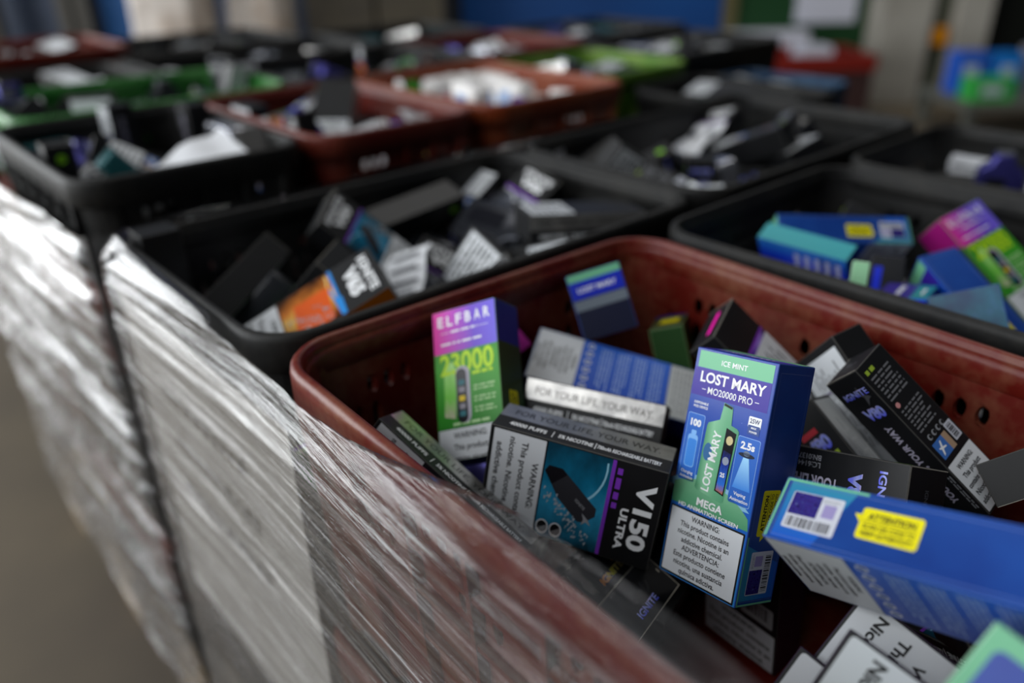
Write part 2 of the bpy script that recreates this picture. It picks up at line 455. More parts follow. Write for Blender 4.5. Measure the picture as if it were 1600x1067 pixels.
def art_eb(a, detail=True):
    W, D, H = 48.0, 27.0, 115.0
    mag = G('magenta_violet_ink', 'u', [(0, 'd81f97'), (0.3, 'b43cb4'), (0.65, '6a48c4'), (1, '6f62d8')], 0.34)
    gr = G('lime_green_picture', 'v', [(0, '1c6a22'), (0.3, '2f8a24'), (0.6, '3f9a2a'), (1, '2c5a26')], 0.34, 0, 0, 0.35, 4)
    dk = NZ('dark_green_card', [(0.3, '18321a'), (0.7, '2a4d20')], 30, 0.34)
    nv = P('elf_side_blue', '1a2a86', 0.34)
    a.rect('printed_artwork', 'F', 0.4, 0.4, 47.6, 114.6, gr, 0)
    a.rect('printed_artwork', 'F', 0.4, 86.5, 47.6, 114.6, mag, 1)
    for f in 'LR':
        a.rect('printed_artwork', f, 0.4, 0.4, 26.6, 88, dk, 0); a.rect('printed_artwork', f, 0.4, 88, 26.6, 114.6, nv if f == 'R' else P('elf_side_magenta', '8a1466', 0.34), 0)
    a.rect('printed_artwork', 'B', 0.4, 0.4, 47.6, 114.6, dk, 0)
    [a.text('F', c, 6.4 + i * 7.0, 107.6, 6.6, white(), w=4.4, bold=1.2) for i, c in enumerate('ELFBAR')]
    a.rect('lettering', 'F', 6, 99.6, 13, 99.9, white(), 3); a.rect('lettering', 'F', 35, 99.6, 42, 99.9, white(), 3)
    a.small('F', 14, 98.6, 34, 101.2, 1, white(), False, 1, 3); a.small('F', 6, 91, 42, 93.8, 1, white(), False, 2, 3)
    lime = P('lime_ink', 'b4dc1e', 0.35)
    a.text('F', '23000', 24.4, 79.0, 13.0, lime, w=40, bold=1.4)
    a.small('F', 28, 69.4, 44, 71.8, 1, lime, False, 6, 3, .8)
    # pictured device and its pale mist
    a.poly('printed_artwork', 'F', [(6, 46), (14, 44), (17, 74), (13, 81), (7, 74)], G('mist_green', 'v', [(0, 'b8b49c'), (0.35, '6cc040'), (1, 'a8dc86')], 0.4, 0, 0, .5, 5), 2)
    a.rrect('printed_artwork', 'F', 15.6, 40.6, 26.0, 76.4, 4.8, P('device_silver', 'a9a6b4', 0.3), 4, 8); a.rrect('printed_artwork', 'F', 15.8, 40.8, 23.6, 74.8, 3.8, P('device_dark', '17181e', 0.25), 5, 8)
    for i, (c, h) in enumerate((('2c6e78', 66), ('8d8a94', 61.5), ('e0c418', 56), ('8d8a94', 51), ('2c6e78', 46.5))):
        a.rrect('printed_artwork', 'F', 17.6, h - 1.7, 22.0, h + 1.7, .6, P('dot_' + c, c, 0.35), 6)
    pg = P('pale_green_print', 'b4d8a0', 0.42)
    for j, v in enumerate((59, 52, 45.5)): a.small('F', 28.5, v, 44, v + 4.4, 2, pg, False, 30 + j, 3)
    a.small('F', 12, 39.4, 40, 41.8, 1, pg, False, 5, 3, 0.7)
    warning(a, 'F', 0.6, 0.6, 47.4, 38.2, ['WARNING:', 'This product', 'contains nicotine.', 'Nicotine is an', 'addictive chemical.'], 3.6, 0.3)
    a.rrect('attention_sticker', 'R', 9, 36, 19, 58, 1.0, yel(), 2); a.small('R', 10.5, 38, 17.5, 56, 3, ink(), True, 3, 3, part='attention_sticker')
    a.rrect('code_sticker', 'R', 6, 10, 20, 30, .8, P('sticker_white', 'bfc2cc', .35), 2); a.bars('code_sticker', 'R', 15, 12, 18.5, 28, ink(), 'v')
    a.rect('printed_artwork', 'T', .5, .5, 47.5, 26.5, P('elf_top', '4a2a8c', .34), 1)
    a.rect('printed_artwork', 'D', .5, .5, 47.5, 26.5, gr, 1)

def art_v15(a, pic='teal', big='V150', label=True, side=True, purple=True, detail=True, top=None, stripe=None):
    W, D, H = 50.0, 24.0, 102.0
    pics = {'teal': [(0.0, '0a3a4e'), (0.35, '0e6a8c'), (0.6, '2a8cb4'), (1.0, '0d3848')],
            'orange': [(0.0, '3a1c0c'), (0.3, 'c8742a'), (0.55, 'e2b254'), (0.8, '8a4418'), (1.0, '1c1210')],
            'green': [(0.0, '0c2a14'), (0.4, '2f8a3a'), (0.7, '7cc46a'), (1.0, '10241a')],
            'violet': [(0.0, '1a1038'), (0.4, '5a34a4'), (0.7, '9a7cd8'), (1.0, '160f2c')],
            'grey': [(0.0, '1b1d22'), (0.4, '585c66'), (0.7, '9ea2aa'), (1.0, '1a1b20')]}
    pm = G('picture_' + pic, 'u', pics[pic], 0.28, 0, 0.1, 0.7, 3)
    a.rect('picture', 'F', 0.8, 34.5, 49.2, 71.5, pm, 1)
    if detail:
        dev = P('pictured_device_orange', 'd8591c', .35) if pic == 'orange' else P('pictured_device', '2d2e33', .3)
        # swirl, device lying across the picture, splash and two badges
        sw = P('swirl_' + pic, {'teal': '8fc4d8', 'orange': 'f0d488', 'green': 'b8e4a8', 'violet': 'c8b4ec', 'grey': 'd8dade'}[pic], .35)
        a.poly('picture', 'F', [(7 + 22 * math.cos(R(t)), 48 + 22 * math.sin(R(t))) for t in range(100, 10, -10)] + [(7 + 20.6 * math.cos(R(t)), 48 + 21 * math.sin(R(t))) for t in range(10, 101, 10)], sw, 2)
        if pic == 'orange':
            a.poly('picture', 'F', [(14, 44), (47, 41), (47, 66), (15, 68)], dev, 3)
        else:
            a.poly('picture', 'F', [(12, 37), (15, 34.9), (27, 45), (36, 58), (35.5, 62), (31, 67.5), (27, 67.5), (12, 45)], dev, 3)
            a.poly('picture', 'F', [(12, 37), (15, 35.0), (21, 40), (14.5, 48), (12, 45)], P('device_shade_print', '141419', .3), 4)
        a.text('F', 'IGNITE', 27, 58, 1.6, greyink(), rot=58, bold=1, part='picture', lay=5)
        a.poly('picture', 'F', [(31, 60), (34, 61.4), (37, 60.4), (35, 63), (36.4, 66), (33.6, 64)], greyink(), 5)
        rng = random.Random(3)
        for i in range(70):
            t = rng.random(); u = 24 + 20 * t + rng.uniform(-2, 3); v = 41 + 26 * t - rng.uniform(0, 8)
            a.poly('picture', 'F', [(u, v), (u + rng.uniform(.6, 2), v + rng.uniform(-.4, .5)), (u + rng.uniform(-.4, .5), v + rng.uniform(.6, 1.6))], P('splash_ink', 'aab2b8', .3), 5)
        for v in (38.6, 46.6):
            a.ell('picture', 'F', 43.5, v, 3.7, 3.7, white(), 6, 22); a.ell('picture', 'F', 43.5, v, 3.1, 3.1, P('badge_silver', 'c4c8cc', .2, .7), 7, 22); a.ell('picture', 'F', 43.5, v, 3.1, 3.1, ink(), 8, 20, 120, 300)
    a.rect('picture', 'F', 0.8, 71.5, 49.2, 73.6, P('purple_stripe', '7a36b4', .35) if not stripe else stripe, 2)
    if purple and detail: a.small('F', 4, 74.6, 26, 78.2, 1, P('purple_stripe', '7a36b4', .35), False, 4, 2, .8)
    if big:
        if big == 'V150':
            a.text('F', 'ULTRA', 33, 83.0, 4.2, white(), w=21, bold=2.0)
            a.text('F', big, 25, 92.6, 9.6, white(), w=34, bold=2.2)
        else:
            a.text('F', big, 25, 85.0, 8.6, white(), w=30, bold=3.2); a.text('F', 'IGNITE', 25, 95.2, 5.6, white(), w=38, bold=1.8)
    if label:
        warning(a, 'F', 0.6, 2.0, 49.4, 34.0, ['WARNING:', 'This product contains', 'nicotine. Nicotine is an', 'addictive chemical.'], 3.5, 0.5, 1.2)
    if side:
        # left side: half embossed foil, half black with the claims
        a.rect('foil_strip', 'L', 0.6, 0.6, 13.2, 101.4, foil(), 1)
        a.text('L', 'FOR YOUR LIFE, YOUR WAY.', 7.2, 51, 4.6, P('embossed_shadow', '5c5a58', .3, .8), w=86, rot=90, bold=0.6, part='foil_strip', lay=2)
        a.text('L', '40000 PUFFS', 18.6, 20, 3.1, white(), w=22, rot=90, bold=1.6)
        a.text('L', '5% NICOTINE', 18.6, 48, 3.1, white(), w=20, rot=90, bold=1.6)
        a.text('L', '700mAh RECHARGEABLE BATTERY', 18.6, 78.5, 3.1, white(), w=36, rot=90, bold=1.4)
        for v in (34.5, 59.2): a.rect('lettering', 'L', 16.0, v, 21.4, v + 0.5, white(), 3)
    if top:
        a.text('T', 'IGNITE', 23, 6.5, 3.6, top, w=19, bold=1.6)
        a.poly('lettering', 'T', [(28, 10.5), (31, 9.6), (34, 11.5), (36, 15), (34.6, 15.4), (32.6, 12.6), (30.6, 12.0), (31.6, 17), (29.6, 16.4)], P('faint_emblem', '2a2a2c', .3) if top is not holoy() else holoy(), 3)
        a.poly('lettering', 'T', [(46.5, 12.0), (47.6, 12.0), (47.6, 14.6), (46.5, 14.0)], edgew(), 3)
    a.rect('end_flap', 'T', 0.0, 0.1, 50, 0.55, edgew(), 2)
    a.rect('end_flap', 'T', 49.4, 0.1, 49.9, 23.9, edgew(), 2)

def art_v80(a, flip=False):
    W, D, H = 30.0, 26.0, 105.0
    h = holo()
    a.text('F', 'IGNITE', 15.5, 92.5, 4.0, h, w=21, bold=1.4)
    em = P('faint_emblem_grey', '4a4b50', .35)
    a.poly('lettering', 'F', [(19, 97), (22, 90), (25, 88), (22, 87), (18, 83), (19.6, 89), (15, 92), (18.4, 93)], em, 2)
    a.text('F', 'V80', 16.5, 78.0, 6.8, h, w=17, bold=3.0)
    ph = P('pale_holo_print', 'b4b0c4', .35, .1)
    if flip:
        a.text('F', 'YOUR LIFE, YOUR WAY', 16, 38, 5.2, ph, w=62, rot=-90, bold=1.8)
        a.text('F', 'LC:6144', 8.2, 50, 2.6, greyink(), w=14, rot=-90, bold=0.8); a.text('F', 'BN:0137', 4.6, 50, 2.6, greyink(), w=14, rot=-90, bold=0.8)
    else:
        a.text('F', 'YOUR LIFE, YOUR WAY', 16, 40, 5.2, ph, w=56, rot=90, bold=1.8)
        a.small('F', 24, 6, 28, 30, 2, greyink(), True, 3, 2)
    gl = P('dim_print', '6f7074', .5)
    a.small('R', 3.5, 97.5, 11, 100.5, 1, P('lime_small', '9ab43a', .4), False, 4, 2, .9)
    a.small('R', 3.5, 78, 21, 96, 7, gl, False, 8, 2, .4); a.small('R', 3.5, 55, 22, 72, 7, gl, False, 9, 2, .4)
    a.ell('lettering', 'R', 5, 75, 1.7, 1.7, P('age_mark', 'c88a8a', .4), 3, 14)
    for i in range(4): a.ell('lettering', 'R', 6 + i * 4.4, 50.6, 1.6, 1.8, greyink(), 2, 14); a.ell('lettering', 'R', 6.5 + i * 4.4, 50.6, 1.0, 1.2, black(), 3, 12)
    a.rect('picture', 'R', 3, 36.5, 12.5, 47, P('plane_blue', '3d6cb4', .35), 2); a.rect('picture', 'R', 12.5, 36.5, 16.5, 47, P('plane_beige', 'a48a72', .4), 2)
    a.poly('picture', 'R', [(5, 38), (6.2, 38.5), (7.6, 41), (10.4, 40.6), (10.6, 41.4), (8.2, 42.2), (9.6, 45.4), (8.6, 45.6), (6.8, 42.6), (5.2, 43), (5.1, 42.2), (6.2, 41.6)], white(), 3)
    a.rrect('code_sticker', 'R', 18.2, 38, 24.6, 49, .5, P('sticker_white', 'bfc2cc', .35), 2); a.bars('code_sticker', 'R', 19.2, 39, 23.4, 48, ink(), 'v', 6)
    a.rect('warning_label', 'R', 0.8, 1.5, 25.2, 33, paper(), 2)
    for i, (t, w) in enumerate((('WARNING:', 15), ('This product', 17), ('contains nicotine.', 21), ('Nicotine is an', 19), ('addictive chemical.', 21))):
        a.text('R', t, 13, 28.5 - i * 5.4, 2.9, ink(), w=w, bold=1.8, part='warning_label')
    a.text('T', 'IGNITE', 15, 13, 2.4, P('faint_emblem_grey', '4a4b50', .35), w=10, bold=1)
    a.rect('end_flap', 'T', 0.1, 0.1, 29.9, 0.6, edgew(), 2); a.rect('end_flap', 'T', 0.1, 0.1, 0.5, 25.9, edgew(), 2)
    a.ell('sticker', 'L', 13, 92, 4.2, 4.2, P('lime_disc', '8ad01e', .35), 2, 22); a.small('L', 10, 90.5, 16, 93.5, 2, ink(), False, 5, 3, .6, part='sticker')

def art_wide(a):
    pur = P('purple_card_edge', '3c1a4e', .4)
    a.rrect('warning_label', 'F', 1.2, 1.6, 98.8, 58.5, 1.5, paper(), 1)
    for t, u, v, w in (('WARNING:', 9, 34.0, 30), ('This product contains nicotine.', 5, 24.5, 84), ('Nicotine is an addictive chemical.', 3.5, 13.0, 92)):
        a.text('F', t, u, v, 4.6, ink(), w=w, bold=1.8, part='warning_label', align='L')
    a.rect('printed_artwork', 'L', .4, .4, 15.6, 59.6, pur, 1); a.rect('printed_artwork', 'R', .4, .4, 15.6, 59.6, pur, 1)
    a.rect('printed_artwork', 'D', .4, .4, 99.6, 15.6, P('matte_black_edge', '121216', .4), 1)

# positions of the boxes: place, turn (quaternion), size
MAIN = {
    'hero': ((0.28952, 0.16847, -0.03679), (0.63971, -0.20293, 0.06325, -0.73864), (0.0485, 0.0275, 0.115)),
    'blue': ((0.25812, 0.06129, -0.00813), (0.37682, 0.28385, -0.52562, 0.70793), (0.0485, 0.0275, 0.115)),
    'elf': ((0.2531, 0.32054, -0.03603), (0.75872, -0.36767, 0.00659, -0.53771), (0.04498, 0.0253, 0.09052)),
    'vA': ((0.24928, 0.23687, -0.06101), (0.54824, 0.33312, 0.66728, -0.37843), (0.05819, 0.02869, 0.0935)),
    'vB': ((0.3051, 0.27385, -0.05661), (0.68508, 0.61965, 0.38191, -0.02925), (0.03635, 0.02292, 0.08351)),
    'vG': ((0.18993, 0.27996, -0.06817), (0.32363, 0.35175, 0.7921, -0.37962), (0.04048, 0.02785, 0.10145)),
    'lying': ((0.34874, 0.30127, -0.06468), (0.55531, 0.77126, 0.13243, 0.28153), (0.04641, 0.01587, 0.11004)),
    'stand': ((0.37401, 0.33463, -0.02588), (0.89216, -0.28305, -0.04412, -0.34926), (0.03735, 0.01146, 0.04579)),
    'egreen': ((0.41756, 0.30206, -0.06509), (0.0748, -0.71749, -0.32327, -0.61246), (0.04092, 0.02302, 0.04902)),
    'v7': ((0.39334, 0.21926, -0.04283), (0.90254, -0.38177, -0.14662, 0.13477), (0.0428, 0.02054, 0.0873)),
    'v8': ((0.38299, 0.1219, -0.03396), (0.60406, -0.20024, -0.38225, -0.67), (0.02356, 0.02527, 0.09462)),
    'w9': ((0.40868, 0.15767, -0.04811), (0.51797, -0.29168, -0.31658, -0.73919), (0.04576, 0.02127, 0.08984)),
    'k10': ((0.36346, 0.14426, -0.0746), (0.66488, -0.43077, -0.25717, -0.55338), (0.04824, 0.02315, 0.09557)),
    'v11': ((0.32771, 0.13801, -0.04483), (0.37619, 0.3494, 0.43679, -0.73866), (0.02968, 0.02572, 0.10389)),
    'i1': ((0.2479, 0.24325, -0.14433), (0.9519, 0.2915, 0.00707, 0.09412), (0.05054, 0.02426, 0.10235)),
    'i2': ((0.23407, 0.20486, -0.14453), (0.96735, 0.21592, 0.06624, 0.11497), (0.05043, 0.02421, 0.10288)),
    'n19': ((0.32488, 0.16799, -0.13035), (0.68654, 0.05513, -0.04977, -0.72329), (0.04999, 0.024, 0.10188)),
    'n22': ((0.23874, 0.07385, -0.09569), (0.25667, 0.29556, 0.74456, -0.54073), (0.10793, 0.01549, 0.05617)),
    'n23': ((0.19735, 0.05314, -0.07768), (0.26682, 0.26462, 0.73945, -0.55857), (0.11, 0.0176, 0.066)),
    'n24': ((0.20151, 0.07384, -0.10817), (0.24792, 0.24983, 0.75699, -0.55053), (0.11326, 0.00969, 0.066)),
    'g24': ((0.19057, 0.02034, -0.02528), (0.67872, -0.17043, 0.31804, -0.63964), (0.04861, 0.02756, 0.09311)),
    'elfR': ((0.66681, 0.1844, -0.04539), (0.88617, -0.44331, -0.04105, -0.12839), (0.048, 0.027, 0.115)),
    'blR': ((0.55971, 0.1554, -0.05209), (0.37855, -0.43815, -0.33952, -0.74125), (0.05092, 0.02887, 0.12074)),
    'blT': ((0.60651, 0.28998, -0.03162), (0.55541, -0.02523, -0.69013, -0.46325), (0.04443, 0.02519, 0.10534)),
    'blS': ((0.54346, 0.27892, -0.02165), (0.376, -0.33938, -0.61219, -0.60718), (0.03013, 0.01708, 0.07144)),
    'teal': ((0.52887, 0.19543, -0.0303), (0.42933, -0.45001, -0.48189, 0.61721), (0.03142, 0.01781, 0.04212)),
    'v65': ((0.22805, 0.46808, -0.03998), (0.53381, -0.24243, 0.46161, -0.66573), (0.05653, 0.02714, 0.11533)),
    'ign': ((0.33772, 0.58026, -0.03992), (0.89109, -0.28071, -0.27001, 0.23292), (0.046, 0.02208, 0.09384)),
    'i18': ((0.24524, 0.14876, -0.1297), (0.41849, -0.84835, 0.06686, -0.31732), (0.05005, 0.02403, 0.09615)),
    'm21': ((0.35131, 0.12074, -0.22342), (0.74006, -0.372, 0.25965, -0.4965), (0.05, 0.02, 0.102)),
    'm13': ((0.40123, 0.05064, -0.01691), (0.7582, -0.41957, -0.08903, -0.49109), (0.09748, 0.0192, 0.02144)),
    'm3': ((0.29592, 0.36216, -0.04579), (0.79326, -0.07388, 0.47782, -0.3701), (0.0288, 0.00518, 0.048)),
    'k1': ((0.50068, 0.21821, -0.01337), (0.82343, -0.16903, 0.10112, -0.53214), (0.01068, 0.01282, 0.02777)),
    'k2': ((0.55501, 0.22281, -0.03206), (0.81783, -0.17247, 0.1013, -0.53958), (0.02253, 0.01352, 0.04055)),
    'tb': ((0.51345, 0.14944, -0.02347), (0.79587, -0.29199, -0.03519, -0.52925), (0.04028, 0.01375, 0.04028)),
}
HEAPS = {
    'red': [
        ('d', (0.3553, 0.3038, -0.134), (0.2901, -0.1875, -0.1205, -0.9307), (0.0454, 0.0222, 0.0857)),
        ('d', (0.3116, 0.0206, -0.158), (0.7019, 0.0883, 0.6875, -0.1639), (0.0422, 0.0206, 0.0797)),
        ('d', (0.3228, 0.2617, -0.138), (0.1816, 0.0115, 0.1725, 0.968), (0.0442, 0.0216, 0.0835)),
        ('n', (0.4066, 0.2046, -0.126), (0.0963, 0.0378, 0.6265, -0.7725), (0.0289, 0.025, 0.1012)),
        ('d', (0.2908, 0.311, -0.146), (0.6811, -0.1328, 0.6769, 0.2455), (0.0463, 0.0226, 0.0874)),
        ('d', (0.2585, 0.0192, -0.13), (0.6603, -0.2647, 0.4565, -0.5344), (0.0432, 0.0211, 0.0816)),
        ('d', (0.3683, 0.2026, -0.17), (0.6964, -0.7155, -0.0236, -0.0503), (0.0425, 0.0208, 0.0803)),
        ('n', (0.3846, 0.1417, -0.142), (0.5154, 0.6748, 0.5099, -0.1377), (0.0308, 0.0267, 0.108)),
        ('n', (0.3541, 0.046, -0.122), (0.0343, -0.0113, 0.6833, -0.7292), (0.0283, 0.0246, 0.0992)),
        ('v', (0.3196, 0.0438, -0.074), (0.4636, -0.8558, 0.0566, -0.2227), (0.051, 0.0245, 0.1041)),
        ('d', (0.2053, 0.061, -0.162), (0.1278, 0.1728, 0.7087, -0.672), (0.0446, 0.0218, 0.0842)),
        ('d', (0.2583, 0.3096, -0.102), (0.0493, 0.0158, 0.8002, -0.5976), (0.046, 0.0225, 0.0869)),
        ('n', (0.3278, 0.0392, -0.034), (0.4042, -0.7853, -0.2658, 0.3864), (0.0304, 0.0263, 0.1063)),
        ('d', (0.3261, 0.2345, -0.098), (0.3335, -0.4293, 0.6462, -0.5357), (0.0432, 0.0211, 0.0816)),
        ('n', (0.356, 0.0652, -0.158), (0.7621, 0.0923, 0.6267, 0.1342), (0.0283, 0.0245, 0.0991)),
        ('n', (0.3217, 0.2149, -0.146), (0.7653, -0.0091, 0.6266, 0.1471), (0.0288, 0.025, 0.1009)),
        ('n', (0.3866, 0.0684, -0.102), (0.5321, -0.8383, 0.0832, 0.0845), (0.0292, 0.0253, 0.1021)),
        ('n', (0.197, 0.2823, -0.154), (0.0086, 0.048, 0.7872, -0.6148), (0.0309, 0.0268, 0.1083)),
        ('d', (0.4008, 0.2972, -0.138), (0.7168, 0.1262, -0.0197, 0.6855), (0.0429, 0.021, 0.0811)),
        ('d', (0.2027, 0.2946, -0.11), (0.8549, -0.5017, -0.0378, 0.1267), (0.0445, 0.0217, 0.084)),
    ],
    'right': [
        ('l', (0.5691, 0.2195, -0.13), (0.3779, -0.5385, 0.3671, -0.6576), (0.0463, 0.0262, 0.1097)),
        ('l', (0.611, 0.127, -0.13), (0.1665, -0.3469, 0.5586, -0.7348), (0.0475, 0.0269, 0.1126)),
        ('v', (0.6262, 0.2426, -0.102), (0.2521, -0.6242, 0.4778, -0.5643), (0.0501, 0.0241, 0.1023)),
        ('l', (0.5667, 0.2837, -0.07), (0.3999, -0.6598, 0.38, -0.5102), (0.0455, 0.0258, 0.1078)),
        ('l', (0.6062, 0.2928, -0.138), (0.465, -0.5331, -0.5222, 0.4763), (0.0456, 0.0259, 0.1082)),
        ('n', (0.5634, 0.0735, -0.138), (0.5963, -0.6899, -0.1138, 0.3944), (0.0296, 0.0257, 0.1036)),
        ('v', (0.6198, 0.099, -0.09), (0.6878, -0.6909, -0.1935, 0.1107), (0.0512, 0.0246, 0.1045)),
        ('d', (0.6821, 0.0605, -0.054), (0.4275, 0.4868, 0.5491, -0.528), (0.0435, 0.0213, 0.0821)),
        ('v', (0.5415, 0.0635, -0.054), (0.3321, -0.4765, -0.5673, 0.5838), (0.0487, 0.0234, 0.0994)),
        ('n', (0.5748, 0.1874, -0.094), (0.3657, -0.4457, -0.6961, 0.4278), (0.0293, 0.0254, 0.1026)),
        ('n', (0.5444, 0.2935, -0.102), (0.3663, -0.3896, -0.4952, 0.6847), (0.0304, 0.0263, 0.1063)),
        ('d', (0.6636, 0.2494, -0.074), (0.6913, -0.711, -0.0708, 0.1072), (0.0422, 0.0207, 0.0798)),
        ('d', (0.545, 0.073, -0.098), (0.3869, -0.6024, -0.4947, 0.4927), (0.0438, 0.0214, 0.0828)),
        ('n', (0.6589, 0.1786, -0.134), (0.6489, -0.7543, -0.0124, 0.0991), (0.03, 0.026, 0.1051)),
        ('d', (0.5267, 0.2209, -0.09), (0.1136, -0.7922, -0.1261, 0.5862), (0.042, 0.0205, 0.0794)),
        ('n', (0.6511, 0.3086, -0.066), (0.4803, 0.2617, 0.0877, 0.8325), (0.0296, 0.0257, 0.1038)),
        ('n', (0.618, 0.0617, -0.05), (0.6914, -0.6642, 0.0869, -0.2706), (0.0284, 0.0246, 0.0994)),
        ('d', (0.5145, 0.1531, -0.106), (0.2931, -0.2237, 0.2254, 0.9018), (0.0421, 0.0206, 0.0796)),
    ],
    'c2': [
        ('v', (0.1912, 0.5547, -0.125), (0.5498, -0.4447, -0.5498, -0.4447), (0.05, 0.024, 0.102)),
        ('n', (0.5252, 0.4467, -0.1143), (0.6005, 0.4043, -0.3866, 0.5714), (0.03, 0.026, 0.105)),
        ('v', (0.4782, 0.41, -0.138), (0.5, -0.5, 0.5, -0.5), (0.05, 0.024, 0.102)),
        ('v', (0.2605, 0.4536, -0.138), (0.7033, -0.7033, 0.0733, -0.0733), (0.05, 0.024, 0.102)),
        ('v', (0.2384, 0.5636, -0.125), (0.5379, -0.459, -0.5379, -0.459), (0.05, 0.024, 0.102)),
        ('n', (0.489, 0.593, -0.137), (0.5, 0.5, 0.5, 0.5001), (0.03, 0.026, 0.105)),
        ('d', (0.3167, 0.5697, -0.139), (0.2692, -0.2692, 0.6538, -0.6538), (0.045, 0.022, 0.085)),
        ('n', (0.178, 0.617, -0.0475), (0.0, 1.0, -0.0, 0.0), (0.03, 0.026, 0.105)),
        ('d', (0.4231, 0.4831, -0.1283), (0.4034, 0.0113, -0.707, -0.5807), (0.045, 0.022, 0.085)),
        ('v', (0.2911, 0.414, -0.1181), (0.5956, -0.3697, -0.4229, 0.5743), (0.05, 0.024, 0.102)),
        ('d', (0.5139, 0.619, -0.1075), (0.0, -1.0, -0.0, 0.0), (0.045, 0.022, 0.085)),
        ('d', (0.3875, 0.566, -0.139), (0.7041, -0.7041, 0.0647, -0.0647), (0.045, 0.022, 0.085)),
        ('v', (0.4533, 0.5545, -0.1017), (0.2709, 0.512, -0.4881, -0.6528), (0.05, 0.024, 0.102)),
        ('p', (0.177, 0.5362, -0.1075), (0.0051, 0.5986, 0.801, 0.0068), (0.055, 0.006, 0.085)),
        ('v', (0.3621, 0.472, -0.138), (0.21, -0.21, 0.6752, -0.6752), (0.05, 0.024, 0.102)),
        ('d', (0.468, 0.4783, -0.125), (0.691, 0.4737, 0.525, -0.1499), (0.045, 0.022, 0.085)),
        ('d', (0.496, 0.5554, -0.1207), (0.4218, -0.3346, -0.7274, 0.4254), (0.045, 0.022, 0.085)),
        ('d', (0.5108, 0.5106, -0.1066), (0.082, 0.7022, 0.5146, -0.4852), (0.045, 0.022, 0.085)),
        ('d', (0.4199, 0.619, -0.1138), (0.5669, 0.0, 0.8238, 0.0), (0.045, 0.022, 0.085)),
        ('d', (0.3154, 0.4082, -0.1034), (0.3827, 0.605, 0.5657, 0.4093), (0.045, 0.022, 0.085)),
        ('n', (0.4772, 0.617, -0.0564), (0.4757, 0.0, -0.8796, -0.0), (0.03, 0.026, 0.105)),
        ('n', (0.2701, 0.4812, -0.0981), (0.8151, -0.2457, -0.4834, -0.2038), (0.03, 0.026, 0.105)),
        ('p', (0.542, 0.4558, -0.1225), (0.5, 0.5, -0.5, 0.5), (0.055, 0.006, 0.085)),
        ('n', (0.3746, 0.4375, -0.111), (0.5001, -0.4998, 0.5002, 0.4999), (0.03, 0.026, 0.105)),
        ('v', (0.2505, 0.5361, -0.0545), (0.3309, -0.1301, 0.3419, -0.8699), (0.05, 0.024, 0.102)),
        ('v', (0.4355, 0.4842, -0.0847), (0.6644, 0.7168, -0.1114, 0.1798), (0.05, 0.024, 0.102)),
        ('d', (0.4072, 0.5819, -0.0722), (0.7946, -0.5834, -0.1627, 0.0423), (0.045, 0.022, 0.085)),
        ('n', (0.4464, 0.4106, -0.113), (0.5234, -0.5234, -0.4755, 0.4755), (0.03, 0.026, 0.105)),
        ('v', (0.4975, 0.5184, -0.0712), (0.3847, -0.011, 0.5463, 0.7439), (0.05, 0.024, 0.102)),
        ('v', (0.3583, 0.5175, -0.079), (0.8541, -0.3416, 0.3583, -0.1596), (0.05, 0.024, 0.102)),
        ('d', (0.4398, 0.4075, -0.089), (0.5, 0.5, -0.5, -0.5), (0.045, 0.022, 0.085)),
        ('d', (0.2287, 0.574, -0.0667), (0.354, 0.4091, -0.8051, -0.243), (0.045, 0.022, 0.085)),
        ('v', (0.4876, 0.5556, -0.0436), (0.6348, -0.2569, 0.3877, -0.617), (0.05, 0.024, 0.102)),
        ('v', (0.5293, 0.4425, -0.0692), (0.6031, 0.4219, -0.3693, 0.5673), (0.05, 0.024, 0.102)),
        ('v', (0.4153, 0.4613, -0.0602), (0.1122, -0.4777, 0.6548, 0.5749), (0.05, 0.024, 0.102)),
        ('v', (0.2155, 0.5852, -0.0514), (0.4626, -0.5761, 0.1113, -0.6646), (0.05, 0.024, 0.102)),
        ('v', (0.35, 0.4358, -0.0664), (0.6154, 0.0429, 0.3889, -0.6843), (0.05, 0.024, 0.102)),
        ('v', (0.319, 0.5741, -0.116), (0.7007, 0.7007, 0.0951, 0.0951), (0.05, 0.024, 0.102)),
        ('v', (0.4774, 0.4426, -0.0557), (0.0665, -0.1621, 0.7564, -0.6302), (0.05, 0.024, 0.102)),
        ('v', (0.4785, 0.4576, -0.0216), (0.6037, 0.6037, 0.4037, 0.3288), (0.05, 0.024, 0.102)),
        ('v', (0.1881, 0.4047, -0.099), (1.0, -0.0, -0.0, -0.0004), (0.05, 0.024, 0.102)),
        ('v', (0.3833, 0.4535, -0.0551), (0.536, 0.6795, -0.4239, 0.2668), (0.05, 0.024, 0.102)),
        ('d', (0.4505, 0.5409, -0.043), (0.2553, 0.1617, 0.6974, -0.6499), (0.045, 0.022, 0.085)),
        ('p', (0.3256, 0.5146, -0.0622), (0.6462, 0.1083, 0.433, 0.619), (0.055, 0.006, 0.085)),
        ('n', (0.4102, 0.6117, -0.0362), (0.4363, 0.5424, 0.3944, 0.6), (0.03, 0.026, 0.105)),
    ],
    'c3': [
        ('v', (0.8973, 0.5276, -0.0835), (0.0117, 0.0179, 0.8372, 0.5465), (0.05, 0.024, 0.102)),
        ('n', (0.688, 0.4854, -0.0618), (0.8997, -0.0272, 0.0132, -0.4354), (0.03, 0.026, 0.105)),
        ('d', (0.762, 0.44, -0.104), (0.6637, -0.6637, -0.244, 0.244), (0.045, 0.022, 0.085)),
        ('d', (0.8849, 0.4705, -0.0833), (0.066, -0.0855, -0.5428, 0.8329), (0.045, 0.022, 0.085)),
        ('n', (0.6528, 0.5815, -0.102), (0.5964, -0.5964, 0.3799, -0.3799), (0.03, 0.026, 0.105)),
